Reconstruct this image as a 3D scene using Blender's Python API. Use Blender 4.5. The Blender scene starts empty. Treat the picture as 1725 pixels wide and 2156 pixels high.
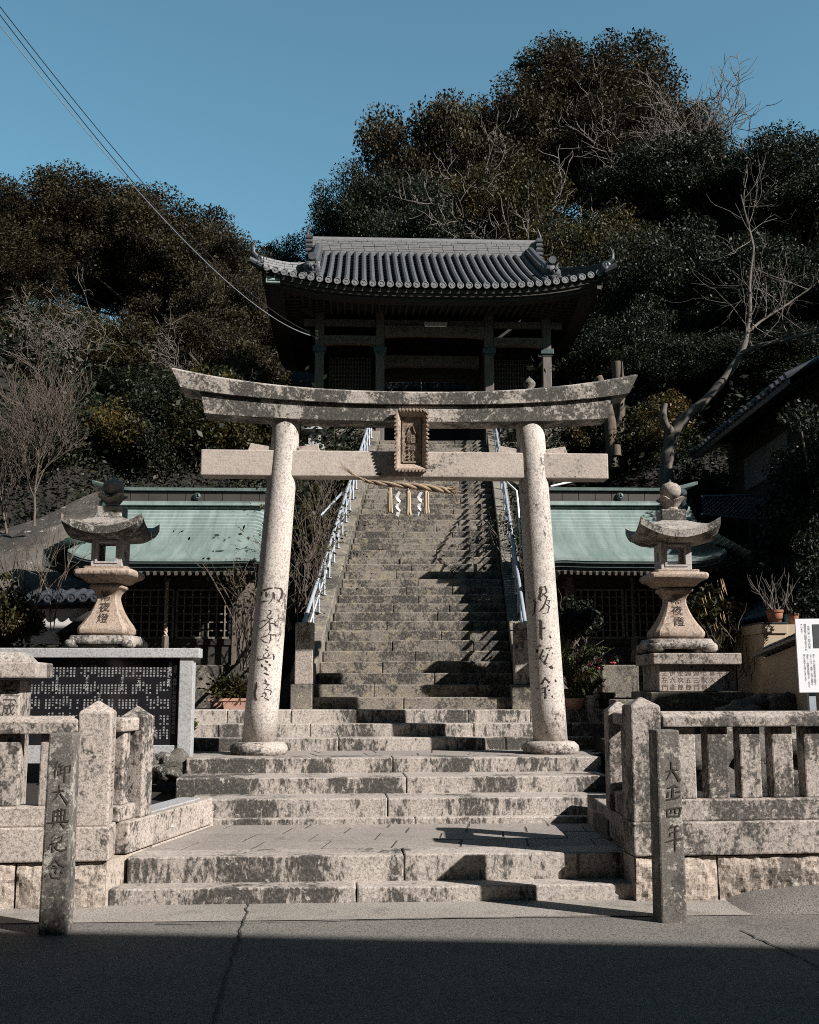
import bpy, math, random
import numpy as np
from mathutils import Vector, Matrix, noise
R = math.radians
SC = bpy.context.scene
COL = SC.collection
# ------------------------------------------------------------------ camera
F_, PITCH, EYE = 2350.0, R(8.75), 1.55
cam = bpy.data.cameras.new('camera'); camo = bpy.data.objects.new('camera', cam); COL.objects.link(camo)
camo.location = (0, 0, EYE); camo.rotation_euler = (R(90) + PITCH, 0, 0)
cam.sensor_fit = 'VERTICAL'; cam.sensor_height = 36; cam.lens = 36 * F_ / 2156
cam.clip_start = .05; cam.clip_end = 3000
SC.camera = camo
SC.cycles.use_denoising = False; SC.cycles.filter_width = 1.0
# ------------------------------------------------------------------ light
SUN_EL, SUN_AZ = R(33), R(122)
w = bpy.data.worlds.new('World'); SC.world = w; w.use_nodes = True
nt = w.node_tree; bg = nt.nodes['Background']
sky = nt.nodes.new('ShaderNodeTexSky'); sky.sky_type = 'NISHITA'; sky.sun_disc = False
sky.sun_elevation = SUN_EL; sky.sun_rotation = SUN_AZ; sky.air_density = 1.0; sky.dust_density = .5; sky.ozone_density = 1.6
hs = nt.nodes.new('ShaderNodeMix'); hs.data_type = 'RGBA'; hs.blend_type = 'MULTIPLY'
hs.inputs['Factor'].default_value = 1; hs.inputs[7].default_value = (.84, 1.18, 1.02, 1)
# sky gradient: bright teal over the northern hill, dimmed overhead and southwards to deepen shadows
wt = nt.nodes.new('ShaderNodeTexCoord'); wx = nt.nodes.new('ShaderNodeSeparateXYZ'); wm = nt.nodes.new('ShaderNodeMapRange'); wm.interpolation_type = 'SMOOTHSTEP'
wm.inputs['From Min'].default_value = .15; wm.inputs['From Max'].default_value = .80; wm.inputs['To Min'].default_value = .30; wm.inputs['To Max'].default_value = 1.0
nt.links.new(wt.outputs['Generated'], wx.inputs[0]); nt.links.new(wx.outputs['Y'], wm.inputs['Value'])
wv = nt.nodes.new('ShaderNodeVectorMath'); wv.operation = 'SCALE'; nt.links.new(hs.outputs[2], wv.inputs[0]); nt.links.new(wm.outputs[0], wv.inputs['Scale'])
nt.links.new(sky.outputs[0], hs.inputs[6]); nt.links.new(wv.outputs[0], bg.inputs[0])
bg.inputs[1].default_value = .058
sun = bpy.data.lights.new('sun', 'SUN'); suno = bpy.data.objects.new('sun', sun); COL.objects.link(suno)
sun.energy = 3.6; sun.angle = R(.5); sun.color = (1, .945, .89)
sd = Vector((math.sin(SUN_AZ) * math.cos(SUN_EL), math.cos(SUN_AZ) * math.cos(SUN_EL), math.sin(SUN_EL)))
suno.rotation_euler = sd.to_track_quat('Z', 'Y').to_euler()
suno.location = (20, -20, 30)
SC.view_settings.view_transform = 'Standard'; SC.view_settings.look = 'None'; SC.view_settings.exposure = 1.32; SC.view_settings.gamma = 1
# ------------------------------------------------------------------ photo measurements -> world
def ray(x, y):
    a = (x - 862.5) / F_; b = (1078 - y) / F_
    return Vector((a, math.cos(PITCH) - b * math.sin(PITCH), math.sin(PITCH) + b * math.cos(PITCH)))
def P(x, y, Y):
    r = ray(x, y); return Vector((0, 0, EYE)) + r * (Y / r.y)
def G(x, y, z):
    r = ray(x, y); return Vector((0, 0, EYE)) + r * ((z - EYE) / r.z)
# ------------------------------------------------------------------ materials
def nd(t, ty, **k):
    n = t.nodes.new(ty)
    for a, b in k.items():
        if a in n.inputs: n.inputs[a].default_value = b
        else: setattr(n, a, b)
    return n
def newmat(name):
    m = bpy.data.materials.new(name); m.use_nodes = True
    return m, m.node_tree, m.node_tree.nodes['Principled BSDF']
def coords(t, scale=(1, 1, 1)):
    tc = nd(t, 'ShaderNodeTexCoord'); oi = nd(t, 'ShaderNodeObjectInfo')
    mu = nd(t, 'ShaderNodeMath', operation='MULTIPLY'); mu.inputs[1].default_value = 37.0
    t.links.new(oi.outputs['Random'], mu.inputs[0])
    ad = nd(t, 'ShaderNodeVectorMath', operation='ADD')
    t.links.new(tc.outputs['Object'], ad.inputs[0]); t.links.new(mu.outputs[0], ad.inputs[1])
    mp = nd(t, 'ShaderNodeMapping'); mp.inputs['Scale'].default_value = scale
    t.links.new(ad.outputs[0], mp.inputs[0]); return mp.outputs[0]
def nz(t, co, scale, detail=6, rough=.6):
    n = nd(t, 'ShaderNodeTexNoise'); n.inputs['Scale'].default_value = scale; n.inputs['Detail'].default_value = detail
    n.inputs['Roughness'].default_value = rough; t.links.new(co, n.inputs['Vector']); return n.outputs['Fac']
def ramp(t, fac, a, b, ca=(0, 0, 0, 1), cb=(1, 1, 1, 1)):
    r = nd(t, 'ShaderNodeValToRGB'); r.color_ramp.elements[0].position = a; r.color_ramp.elements[1].position = b
    r.color_ramp.elements[0].color = ca; r.color_ramp.elements[1].color = cb
    t.links.new(fac, r.inputs[0]); return r.outputs[0]
def mix(t, fac, a, b, mode='MIX'):
    m = nd(t, 'ShaderNodeMix'); m.data_type = 'RGBA'; m.blend_type = mode
    for s, v in ((0, fac), (6, a), (7, b)):
        if isinstance(v, (int, float)): m.inputs[s].default_value = v
        elif isinstance(v, tuple): m.inputs[s].default_value = v if len(v) == 4 else v + (1,)
        else: t.links.new(v, m.inputs[s])
    return m.outputs[2]
def mth(t, op, a, b):
    m = nd(t, 'ShaderNodeMath', operation=op)
    for s, v in ((0, a), (1, b)):
        if isinstance(v, (int, float)): m.inputs[s].default_value = v
        else: t.links.new(v, m.inputs[s])
    return m.outputs[0]
def bump(t, bs, h, strength, dist):
    b = nd(t, 'ShaderNodeBump'); b.inputs['Strength'].default_value = strength; b.inputs['Distance'].default_value = dist
    t.links.new(h, b.inputs['Height']); t.links.new(b.outputs[0], bs.inputs['Normal'])
def stone(name, base, base2, stain, cover, big=1.6, streak=.5, lichen=.0, lichc=(.45, .43, .38), bmp=.5, rough=.85, fleck=.35):
    """weathered granite: two tones, dark lichen blotches with crisp edges covering about `cover`, pale lichen, flecks"""
    m, t, bs = newmat(name)
    co = coords(t); cs = coords(t, (1, 1, streak))
    a = nz(t, co, .9, 4); c = mix(t, ramp(t, a, .35, .65), base, base2)
    c = mix(t, mth(t, 'MULTIPLY', ramp(t, nz(t, co, 90, 2), .56, .68), fleck * .8), c, (.75, .70, .64))
    n1 = nz(t, cs, big, 5, .62); n2 = nz(t, cs, big * 7, 5, .7); n3 = nz(t, co, 60, 3, .7)
    n3 = nz(t, cs, 32, 4, .75)
    s = mth(t, 'ADD', mth(t, 'MULTIPLY', n1, .46), mth(t, 'ADD', mth(t, 'MULTIPLY', n2, .24), mth(t, 'MULTIPLY', n3, .30)))
    ge = nd(t, 'ShaderNodeNewGeometry'); sx = nd(t, 'ShaderNodeSeparateXYZ'); t.links.new(ge.outputs['Normal'], sx.inputs[0])   # upward faces get fewer dark blotches
    s = mth(t, 'SUBTRACT', s, mth(t, 'MULTIPLY', mth(t, 'MAXIMUM', sx.outputs['Z'], 0), .05))
    s = mth(t, 'ADD', s, mth(t, 'MULTIPLY', mth(t, 'SUBTRACT', nz(t, co, .55, 2), .5), .22))
    thr = .5 + (.5 - cover) * .30
    k = ramp(t, s, thr - .014, thr + .026)
    soft = ramp(t, s, thr - .13, thr + .06)
    c = mix(t, mth(t, 'MULTIPLY', soft, .35), c, stain)
    c = mix(t, mth(t, 'MULTIPLY', k, .96), c, stain)
    if lichen:
        l1 = nz(t, co, 7, 3, .55); l2 = nz(t, co, 38, 4, .7)
        lm = ramp(t, mth(t, 'ADD', mth(t, 'MULTIPLY', l1, .55), mth(t, 'MULTIPLY', l2, .45)), .62 - lichen * .2, .65 - lichen * .2)
        c = mix(t, mth(t, 'MULTIPLY', lm, .8), c, lichc)
    g2 = nz(t, co, 48, 3, .7); c = mix(t, mth(t, 'MULTIPLY', ramp(t, g2, .40, .50, (1, 1, 1, 1), (0, 0, 0, 1)), min(1, fleck * 1.5)), c, (.13, .115, .10))
    f = nz(t, co, 150, 2, .6)
    c = mix(t, mth(t, 'MULTIPLY', ramp(t, f, .36, .5, (1, 1, 1, 1), (0, 0, 0, 1)), fleck), c, (.09, .08, .075))
    t.links.new(c, bs.inputs['Base Color']); bs.inputs['Roughness'].default_value = rough
    h = mth(t, 'ADD', mth(t, 'MULTIPLY', nz(t, co, 85, 4, .7), .5), mth(t, 'MULTIPLY', nz(t, co, 18, 4, .6), .7))
    bump(t, bs, h, bmp, .012)
    return m
def plain(name, c, c2=None, rough=.6, scale=12, bmp=0, metal=0, stretch=(1, 1, 1), spec=.5):
    m, t, bs = newmat(name); co = coords(t, stretch)
    n = nz(t, co, scale, 6, .65)
    cc = mix(t, ramp(t, n, .32, .68), c, c2 or tuple(v * .7 for v in c))
    t.links.new(cc, bs.inputs['Base Color']); bs.inputs['Roughness'].default_value = rough; bs.inputs['Metallic'].default_value = metal
    bs.inputs['Specular IOR Level'].default_value = spec
    if bmp: bump(t, bs, nz(t, co, scale * 4, 5, .7), bmp, .01)
    return m
def leafmat(name, cols, rough=.42, trans=.25, spec=.5):
    """colour varies per leaf (face island) and by big clumps of the crown"""
    m, t, bs = newmat(name)
    ge = nd(t, 'ShaderNodeNewGeometry'); co = coords(t)
    r = nd(t, 'ShaderNodeValToRGB'); r.color_ramp.elements.remove(r.color_ramp.elements[1])
    for i, c in enumerate(cols):
        e = r.color_ramp.elements[0] if i == 0 else r.color_ramp.elements.new(i / (len(cols) - 1))
        e.position = i / (len(cols) - 1); e.color = c + (1,)
    v = mth(t, 'ADD', mth(t, 'MULTIPLY', ge.outputs['Random Per Island'], .32), mth(t, 'MULTIPLY', ramp(t, nz(t, co, .8, 3), .36, .64), .68))  # clump noise puts lit lumps and self-shadowed masses into the leaf colour
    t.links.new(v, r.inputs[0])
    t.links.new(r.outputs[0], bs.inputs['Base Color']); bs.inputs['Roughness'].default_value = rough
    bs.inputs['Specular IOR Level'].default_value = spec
    tr = nd(t, 'ShaderNodeBsdfTranslucent'); t.links.new(r.outputs[0], tr.inputs[0])
    ms = nd(t, 'ShaderNodeMixShader'); ms.inputs[0].default_value = trans
    t.links.new(bs.outputs[0], ms.inputs[1]); t.links.new(tr.outputs[0], ms.inputs[2])
    t.links.new(ms.outputs[0], t.nodes['Material Output'].inputs[0]); return m
PINK, PINK2, DK = (.50, .42, .36), (.42, .36, .31), (.020, .019, .016)
M = {}
M['torii'] = stone('torii granite', (.59, .53, .48), (.51, .455, .41), DK, .22, 2.4, .7, fleck=.4)
M['torii_top'] = stone('torii lintel granite', (.50, .44, .39), (.43, .38, .335), (.025, .025, .019), .57, 2.6, .9, .25, fleck=.45)
M['nuki'] = stone('torii tie beam granite', (.46, .395, .345), (.41, .35, .305), DK, .24, 2.6, 1, fleck=.25)
M['step'] = stone('step granite', (.48, .425, .378), (.39, .345, .308), DK, .50, 2.2, .4, .1, fleck=.45)
M['stair'] = stone('old stair stone', (.27, .235, .19), (.20, .175, .14), (.022, .021, .018), .53, 4.0, .9, .30, (.30, .25, .165), bmp=.9, fleck=.5)
M['fence'] = stone('fence granite', (.48, .41, .36), (.39, .335, .295), DK, .38, 2.0, .8, .05, fleck=.5)
M['fence_dark'] = stone('lichened fence granite', (.44, .38, .335), (.365, .315, .28), DK, .50, 2.8, .8, .1, fleck=.55)
M['rough'] = stone('rough cut granite', (.44, .37, .31), (.36, .295, .245), (.07, .058, .048), .36, 1.6, .8, .1, bmp=1.0)
M['marker'] = stone('dark marker stone', (.115, .103, .09), (.085, .077, .068), (.032, .03, .027), .34, 3, .8, .40, (.38, .36, .31))
M['lantern'] = stone('lantern granite', (.43, .37, .315), (.36, .305, .26), DK, .38, 2.6, .9, .15, fleck=.5)
M['lantern_roof'] = stone('mottled lantern roof stone', (.41, .365, .325), (.33, .295, .26), DK, .52, 3.5, .9, .3, fleck=.5)
M['lantern_box'] = stone('grey firebox granite', (.44, .41, .40), (.38, .355, .345), DK, .05, 2, 1, fleck=.25)
M['lantern_warm'] = stone('ochre lantern granite', (.43, .33, .26), (.35, .26, .19), (.09, .055, .035), .36, 2.5, .9, .05, fleck=.45)
M['grey_granite'] = stone('polished grey granite', (.40, .41, .42), (.34, .35, .36), (.12, .11, .10), .10, 3, 1, bmp=.1, rough=.6)
M['boulder'] = stone('dark boulder', (.085, .078, .065), (.06, .055, .046), (.018, .018, .015), .5, 1.5, .9, .25, bmp=1)
M['wallstone'] = stone('mossy wall stone', (.22, .19, .155), (.16, .14, .115), (.032, .032, .024), .54, 1.5, .8, .3, (.30, .28, .17), bmp=.9)
M['paving'] = stone('paving slab', (.32, .28, .25), (.25, .22, .20), DK, .24, 1.4, 1, fleck=.4)
M['carve'] = plain('dark groove shade and grime', (.035, .03, .027), (.06, .052, .046), .95, 30, 0, spec=.1)  # flat strokes: the shade inside cut letters painted in, with dark grime
M['groove_shade_grime_mid'] = plain('lighter groove shade and grime', (.10, .08, .065), (.15, .12, .10), .95, 30, 0, spec=.1)  # lighter version of the painted groove shade and grime
M['joint'] = plain('mortar joint', (.05, .046, .04), None, .95)
M['pebble'] = plain('pebble', (.50, .47, .43), (.30, .28, .26), .7, 3)
M['wood'] = plain('weathered wood', (.16, .135, .11), (.085, .07, .058), .8, 5, .4, 0, (6, 6, .5))
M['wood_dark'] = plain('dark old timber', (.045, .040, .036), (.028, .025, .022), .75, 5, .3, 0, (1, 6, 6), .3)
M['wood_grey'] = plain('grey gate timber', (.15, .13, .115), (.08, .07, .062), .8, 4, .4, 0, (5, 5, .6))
M['lattice'] = plain('lattice bar', (.22, .19, .16), (.14, .12, .10), .75, 8, 0, 0, (4, 4, .5))
M['dark'] = plain('interior dark', (.012, .012, .012), None, .9, spec=.1)
M['tile'] = plain('grey roof tile', (.070, .075, .083), (.03, .033, .038), .6, 9, .2)
M['tile_light'] = plain('pale ridge tile', (.21, .21, .215), (.085, .085, .09), .6, 9, .2, 0, (1.2, 1, 7))
M['tile_dark'] = plain('blue black tile', (.05, .056, .065), (.03, .034, .04), .4, 6, .2)
M['shade_plaster'] = plain('shaded plaster', (.16, .155, .15), (.10, .10, .10), .9, 2)  # darker copy of the white plaster, the house's shade put into its colour
M['plaster'] = plain('white plaster', (.52, .51, .50), (.42, .41, .40), .9, 2)
M['white'] = plain('white paper', (.82, .82, .82), (.74, .74, .75), .8, 4)
M['sign'] = plain('white sign board', (.80, .81, .84), (.76, .77, .80), .5, 1)
M['ink'] = plain('sign ink', (.03, .03, .035), None, .7)
M['steel'] = plain('galvanised steel', (.40, .45, .50), (.28, .31, .35), .5, 9, 0, .3)
M['straw'] = plain('straw rope', (.34, .255, .175), (.20, .145, .095), .9, 25, .6, 0, (1, 1, 1))
M['straw_pale'] = plain('pale straw', (.52, .42, .31), (.36, .28, .19), .9, 40, .5, 0, (3, 3, .4))
M['beige'] = plain('beige render', (.42, .335, .24), (.36, .285, .205), .9, 5, .2)
M['terracotta'] = plain('terracotta', (.38, .16, .09), (.26, .11, .065), .8, 8)
M['terra_dark'] = plain('dark terracotta rim', (.20, .085, .05), None, .8, 8)
M['pinkpot'] = plain('pink plastic planter', (.42, .25, .19), (.33, .19, .15), .6, 5)
M['bluepot'] = plain('blue glazed pot', (.05, .22, .30), (.03, .14, .2), .3, 5)
M['blackpot'] = plain('black pot', (.03, .032, .035), None, .5, 5)
M['bark'] = plain('brown bark', (.13, .10, .075), (.06, .047, .037), .9, 4, .8, 0, (3, 3, .6))
M['bark_pale'] = plain('pale bark', (.145, .125, .108), (.07, .06, .052), .85, 4, .6, 0, (3, 3, .6))
M['twig'] = plain('dry twig', (.13, .10, .08), (.065, .05, .04), .9, 8)
M['cut'] = plain('fresh cut wood', (.50, .27, .13), (.42, .21, .10), .8, 10)
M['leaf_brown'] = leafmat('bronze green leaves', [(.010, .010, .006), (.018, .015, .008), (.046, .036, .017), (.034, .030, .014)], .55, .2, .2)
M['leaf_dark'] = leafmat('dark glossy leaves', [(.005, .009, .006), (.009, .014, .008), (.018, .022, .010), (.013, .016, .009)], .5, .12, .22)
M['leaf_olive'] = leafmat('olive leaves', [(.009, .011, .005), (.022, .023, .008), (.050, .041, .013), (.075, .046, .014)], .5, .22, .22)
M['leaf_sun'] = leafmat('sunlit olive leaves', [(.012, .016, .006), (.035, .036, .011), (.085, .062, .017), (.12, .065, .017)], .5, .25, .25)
M['leaf_fern'] = leafmat('yellow green fronds', [(.04, .065, .018), (.11, .13, .035), (.22, .18, .07)], .5, .3, .3)
M['pod'] = plain('dry seed pod', (.45, .30, .16), (.30, .19, .10), .8, 10)
M['flower'] = plain('pink camellia', (.60, .12, .15), (.45, .06, .09), .6, 10)
M['soil'] = plain('leaf litter', (.014, .011, .008), (.007, .006, .005), .95, 3, .8)
M['shaded_concrete'] = stone('sprayed concrete', (.10, .087, .073), (.075, .065, .055), (.025, .022, .019), .5, .5, .6, .1, bmp=.7, fleck=.1)  # base darkened to carry the slope's shadows; the blotches are stains
def asphalt():
    m, t, bs = newmat('asphalt'); co = coords(t)
    a = nz(t, co, .45, 5); c = mix(t, ramp(t, a, .35, .65), (.16, .147, .134), (.205, .19, .172))
    c = mix(t, mth(t, 'MULTIPLY', ramp(t, nz(t, co, 1.6, 6, .7), .52, .66), .5), c, (.085, .078, .07))
    c = mix(t, mth(t, 'MULTIPLY', ramp(t, nz(t, co, 75, 3, .7), .54, .66), .8), c, (.26, .24, .22))
    c = mix(t, mth(t, 'MULTIPLY', ramp(t, nz(t, co, 62, 3, .7), .38, .47, (1, 1, 1, 1), (0, 0, 0, 1)), .75), c, (.025, .023, .022))
    t.links.new(c, bs.inputs['Base Color']); bs.inputs['Roughness'].default_value = .9
    bump(t, bs, nz(t, co, 60, 4, .75), .9, .02); return m
M['asphalt'] = asphalt()
def copper():
    m, t, bs = newmat('verdigris copper'); co = coords(t); cs = coords(t, (5, 1.2, 1.2))
    a = nz(t, cs, 1.1, 6, .65); c = mix(t, ramp(t, a, .33, .66), (.175, .245, .232), (.30, .365, .345))
    c = mix(t, mth(t, 'MULTIPLY', ramp(t, nz(t, coords(t, (9, .6, .6)), 1.5, 5, .7), .50, .72), .55), c, (.12, .165, .155))
    c = mix(t, mth(t, 'MULTIPLY', ramp(t, nz(t, co, 30, 4, .7), .55, .7), .4), c, (.37, .43, .40))
    t.links.new(c, bs.inputs['Base Color']); bs.inputs['Roughness'].default_value = .55; bs.inputs['Metallic'].default_value = .1
    return m
M['copper'] = copper()
M['copper_dark'] = plain('dark copper', (.055, .085, .085), (.035, .05, .05), .5, 5, 0, .2)
M['copper_brown'] = plain('brown copper ridge', (.075, .065, .058), (.05, .045, .042), .5, 3, 0, .2)
# ------------------------------------------------------------------ mesh builder
class MB:
    def __init__(s, T=None): s.v = []; s.f = []; s.T = T or Matrix.Identity(4)
    def add(s, vs, fs):
        o = len(s.v); s.v += [s.T @ Vector(v) for v in vs]; s.f += [tuple(i + o for i in f) for f in fs]
    def sq(s, prof, c=(0, 0, 0), ch=.1, dense=1):
        """square-plan turned shape with chamfered edges: prof (half width, z)"""
        vs = []
        for r, z in prof:
            k = r * (1 - ch)
            vs += [(c[0] + x, c[1] + y, c[2] + z) for x, y in ((-k, -r), (k, -r), (r, -k), (r, k), (k, r), (-k, r), (-r, k), (-r, -k))]
        m = len(prof); fs = [(i * 8 + j, i * 8 + (j + 1) % 8, i * 8 + 8 + (j + 1) % 8, i * 8 + 8 + j) for i in range(m - 1) for j in range(8)]
        s.add(vs, fs + [tuple(range(8))[::-1], tuple((m - 1) * 8 + j for j in range(8))]); return s
    def box(s, x0, x1, y0, y1, z0, z1, top=None):
        """top=(dx,dy): shrink of the top face on each side"""
        a, b = top or (0, 0)
        s.add([(x0, y0, z0), (x1, y0, z0), (x1, y1, z0), (x0, y1, z0), (x0 + a, y0 + b, z1), (x1 - a, y0 + b, z1), (x1 - a, y1 - b, z1), (x0 + a, y1 - b, z1)],
              [(0, 3, 2, 1), (4, 5, 6, 7), (0, 1, 5, 4), (1, 2, 6, 5), (2, 3, 7, 6), (3, 0, 4, 7)])
        return s
    def bar(s, p, q, w_, h_=None, up=(0, 0, 1)):
        p = Vector(p); q = Vector(q); h_ = h_ or w_; d = (q - p).normalized(); u = Vector(up)
        if abs(d.dot(u)) > .98: u = Vector((0, 1, 0))
        a = d.cross(u).normalized() * w_ / 2; b = a.cross(d).normalized() * h_ / 2
        s.add([p - a - b, p + a - b, p + a + b, p - a + b, q - a - b, q + a - b, q + a + b, q - a + b],
              [(0, 1, 2, 3), (7, 6, 5, 4), (0, 4, 5, 1), (1, 5, 6, 2), (2, 6, 7, 3), (3, 7, 4, 0)]); return s
    def tube(s, pts, rad, n=8, cap=True):
        pts = [Vector(p) for p in pts]; k = len(pts)
        if isinstance(rad, (int, float)): rad = [rad] * k
        vs = []; pa = None
        for i in range(k):
            d = (pts[min(i + 1, k - 1)] - pts[max(i - 1, 0)]).normalized()
            if pa is None:
                u = Vector((0, 0, 1)) if abs(d.z) < .9 else Vector((1, 0, 0)); pa = d.cross(u).normalized()
            else:
                pa = pa - d * pa.dot(d); pa = pa.normalized() if pa.length > 1e-6 else d.orthogonal().normalized()
            pb = d.cross(pa)
            for j in range(n):
                t = 2 * math.pi * j / n; vs.append(pts[i] + (pa * math.cos(t) + pb * math.sin(t)) * rad[i])
        fs = [(i * n + j, i * n + (j + 1) % n, (i + 1) * n + (j + 1) % n, (i + 1) * n + j) for i in range(k - 1) for j in range(n)]
        if cap: fs += [tuple(range(n))[::-1], tuple((k - 1) * n + j for j in range(n))]
        s.add(vs, fs); return s
    def lathe(s, prof, n=24, c=(0, 0, 0), sq=0):
        """prof (r,z) upwards; sq>0 gives a square plan with rounding (superellipse)"""
        vs = []
        for r, z in prof:
            for j in range(n):
                t = 2 * math.pi * (j + .5) / n; cx, cy = math.cos(t), math.sin(t)
                k = 1.0
                if sq: k = 1 / (abs(cx) ** sq + abs(cy) ** sq) ** (1 / sq)
                vs.append((c[0] + r * k * cx, c[1] + r * k * cy, c[2] + z))
        m = len(prof)
        fs = [(i * n + j, i * n + (j + 1) % n, (i + 1) * n + (j + 1) % n, (i + 1) * n + j) for i in range(m - 1) for j in range(n)]
        fs += [tuple(range(n))[::-1], tuple((m - 1) * n + j for j in range(n))]
        s.add(vs, fs); return s
    def prism(s, poly, y0, y1):
        """poly in x,z (counter-clockwise seen from -y) from y0 to y1"""
        n = len(poly)
        s.add([(x, y0, z) for x, z in poly] + [(x, y1, z) for x, z in poly],
              [tuple(range(n)), tuple(range(2 * n - 1, n - 1, -1))] + [(i, i + n, (i + 1) % n + n, (i + 1) % n)[::1] for i in range(n)]); return s
    def grid(s, pts):
        """pts[i][j] -> surface"""
        n = len(pts); m = len(pts[0])
        s.add([p for r in pts for p in r], [(i * m + j, i * m + j + 1, (i + 1) * m + j + 1, (i + 1) * m + j) for i in range(n - 1) for j in range(m - 1)]); return s
    def rock(s, c, r, seed=0, n=2, sc=(1, 1, 1), amp=.35):
        import bmesh
        b = bmesh.new(); bmesh.ops.create_icosphere(b, subdivisions=n, radius=1)
        vs = []
        for v in b.verts:
            d = v.co.normalized(); k = 1 + amp * noise.noise(d * 1.3 + Vector((seed * 7.1, 0, 0))) + amp * .4 * noise.noise(d * 3.7 + Vector((0, seed * 3.3, 0)))
            vs.append((c[0] + d.x * k * r * sc[0], c[1] + d.y * k * r * sc[1], c[2] + d.z * k * r * sc[2]))
        s.add(vs, [tuple(v.index for v in f.verts) for f in b.faces]); b.free(); return s
    def build(s, name, mat, parent=None, loc=None, smooth=False, bevel=0, seg=2, sharp=0):
        o0 = Vector(loc) if loc is not None else (Vector(parent['at']) if parent is not None and 'at' in parent else Vector((0, 0, 0)))
        me = bpy.data.meshes.new(name); me.from_pydata([tuple(v - o0) for v in s.v], [], s.f); me.validate(); me.update()
        import bmesh
        b = bmesh.new(); b.from_mesh(me); bmesh.ops.recalc_face_normals(b, faces=b.faces); b.to_mesh(me); b.free()
        me.materials.append(M[mat] if isinstance(mat, str) else mat)
        if smooth: me.polygons.foreach_set('use_smooth', [True] * len(me.polygons))
        if sharp: me.set_sharp_from_angle(angle=R(sharp))
        o = bpy.data.objects.new(name, me); COL.objects.link(o)
        if parent is not None:
            o.parent = parent
            if 'at' in parent: o['at'] = list(o0)
        else: o.location = o0; o['at'] = list(o0)
        if bevel:
            m = o.modifiers.new('bevel', 'BEVEL'); m.width = bevel; m.segments = seg; m.limit_method = 'ANGLE'; m.angle_limit = R(40)
        return o
def tag(o, label=None, cat=None, group=None, kind=None):
    if label: o['label'] = label
    if cat: o['category'] = cat
    if group: o['group'] = group
    if kind: o['kind'] = kind
    return o
def thing(name, at, label, cat, group=None):
    o = bpy.data.objects.new(name, None); COL.objects.link(o); o.location = at; o['at'] = list(at); o.empty_display_size = .1
    return tag(o, label, cat, group)
def copy_tree(o, parent=None):
    c = o.copy(); COL.objects.link(c); c.parent = parent
    for ch in o.children: copy_tree(ch, c)
    return c
def frame(o, yaw=0): return Matrix.Translation(Vector(o)) @ Matrix.Rotation(yaw, 4, 'Z')
def fastmesh(name, V, Fq, mat, n=4):
    me = bpy.data.meshes.new(name); me.vertices.add(len(V)); me.vertices.foreach_set('co', V.astype(np.float32).ravel())
    k = len(Fq); me.loops.add(k * n); me.loops.foreach_set('vertex_index', Fq.astype(np.int32).ravel()); me.polygons.add(k)
    me.polygons.foreach_set('loop_start', np.arange(0, k * n, n, dtype=np.int32)); me.polygons.foreach_set('loop_total', np.full(k, n, dtype=np.int32))
    me.update(calc_edges=True); me.materials.append(M[mat]); return me
def leaves(name, C, size, mat, seed=0, droop=.0, aspect=.5):
    """rhombic leaves, one per centre"""
    rg = np.random.default_rng(seed); n = len(C)
    d = rg.normal(size=(n, 3)); d[:, 2] -= droop; d /= np.linalg.norm(d, axis=1)[:, None]
    u = rg.normal(size=(n, 3)); u[:, 2] += .3; s_ = np.cross(d, u); s_ /= np.linalg.norm(s_, axis=1)[:, None] + 1e-9
    nn = np.cross(s_, d)
    L = size * rg.uniform(.6, 1.35, (n, 1)); W = L * aspect
    V = np.stack([C - d * L * .5, C + s_ * W * .5 + nn * L * .06, C + d * L * .5, C - s_ * W * .5 + nn * L * .06], 1).reshape(-1, 3)
    return fastmesh(name, V, np.arange(n * 4).reshape(-1, 4), mat)
def text_part(name, lines, T, size, mat, parent, pitch=None, ext=.002, align='CENTER', squash=1.0):
    """columns right to left, each a string written downwards; T maps (x right, z up, y out -> -y) of the plate"""
    mb = MB(T)
    pitch = pitch or size
    for (s_, x, z) in lines:
        for i, ch in enumerate(s_):
            if ch == ' ': continue
            vs, fs = glyph(ch)
            mb.add([(x + (vx - .5) * size * squash, -ext, z - i * pitch + (vy - .5) * size) for vx, vy in vs], fs)
    return mb.build(name, mat, parent)
_gl = {}
def glyph(ch):
    if ch not in _gl:
        cu = bpy.data.curves.new('t', 'FONT'); cu.body = ch; cu.size = 1; cu.resolution_u = 1; cu.align_x = 'CENTER'
        o = bpy.data.objects.new('t', cu); COL.objects.link(o)
        dg = bpy.context.evaluated_depsgraph_get(); me = bpy.data.meshes.new_from_object(o.evaluated_get(dg))
        vs = [(v.co.x + .5, v.co.y + .12) for v in me.vertices]; fs = [tuple(p.vertices) for p in me.polygons]
        bpy.data.objects.remove(o); bpy.data.curves.remove(cu); bpy.data.meshes.remove(me)
        _gl[ch] = (vs, fs)
    return _gl[ch]
def strokes(name, data, fn, mat, parent, wscale=1.0):
    """brush strokes: list of polylines [(x,y,width)...] in any 2-D space; fn(x,y)->world point on the face"""
    mb = MB()
    for st in data:
        pts = []
        for a, b in zip(st[:-1], st[1:]):
            k = max(1, int(math.hypot(b[0] - a[0], b[1] - a[1]) / 12))
            pts += [tuple(a[q] + (b[q] - a[q]) * i / k for q in range(3)) for i in range(k)]
        pts.append(st[-1]); row = []
        for i, p in enumerate(pts):
            a = pts[max(i - 1, 0)]; b = pts[min(i + 1, len(pts) - 1)]
            dx, dy = b[0] - a[0], b[1] - a[1]; l = math.hypot(dx, dy) or 1
            h = p[2] * wscale / 2; row.append([fn(p[0] - dy / l * h, p[1] + dx / l * h), fn(p[0] + dy / l * h, p[1] - dx / l * h)])
        mb.grid(row)
    return mb.build(name, mat, parent)

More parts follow.
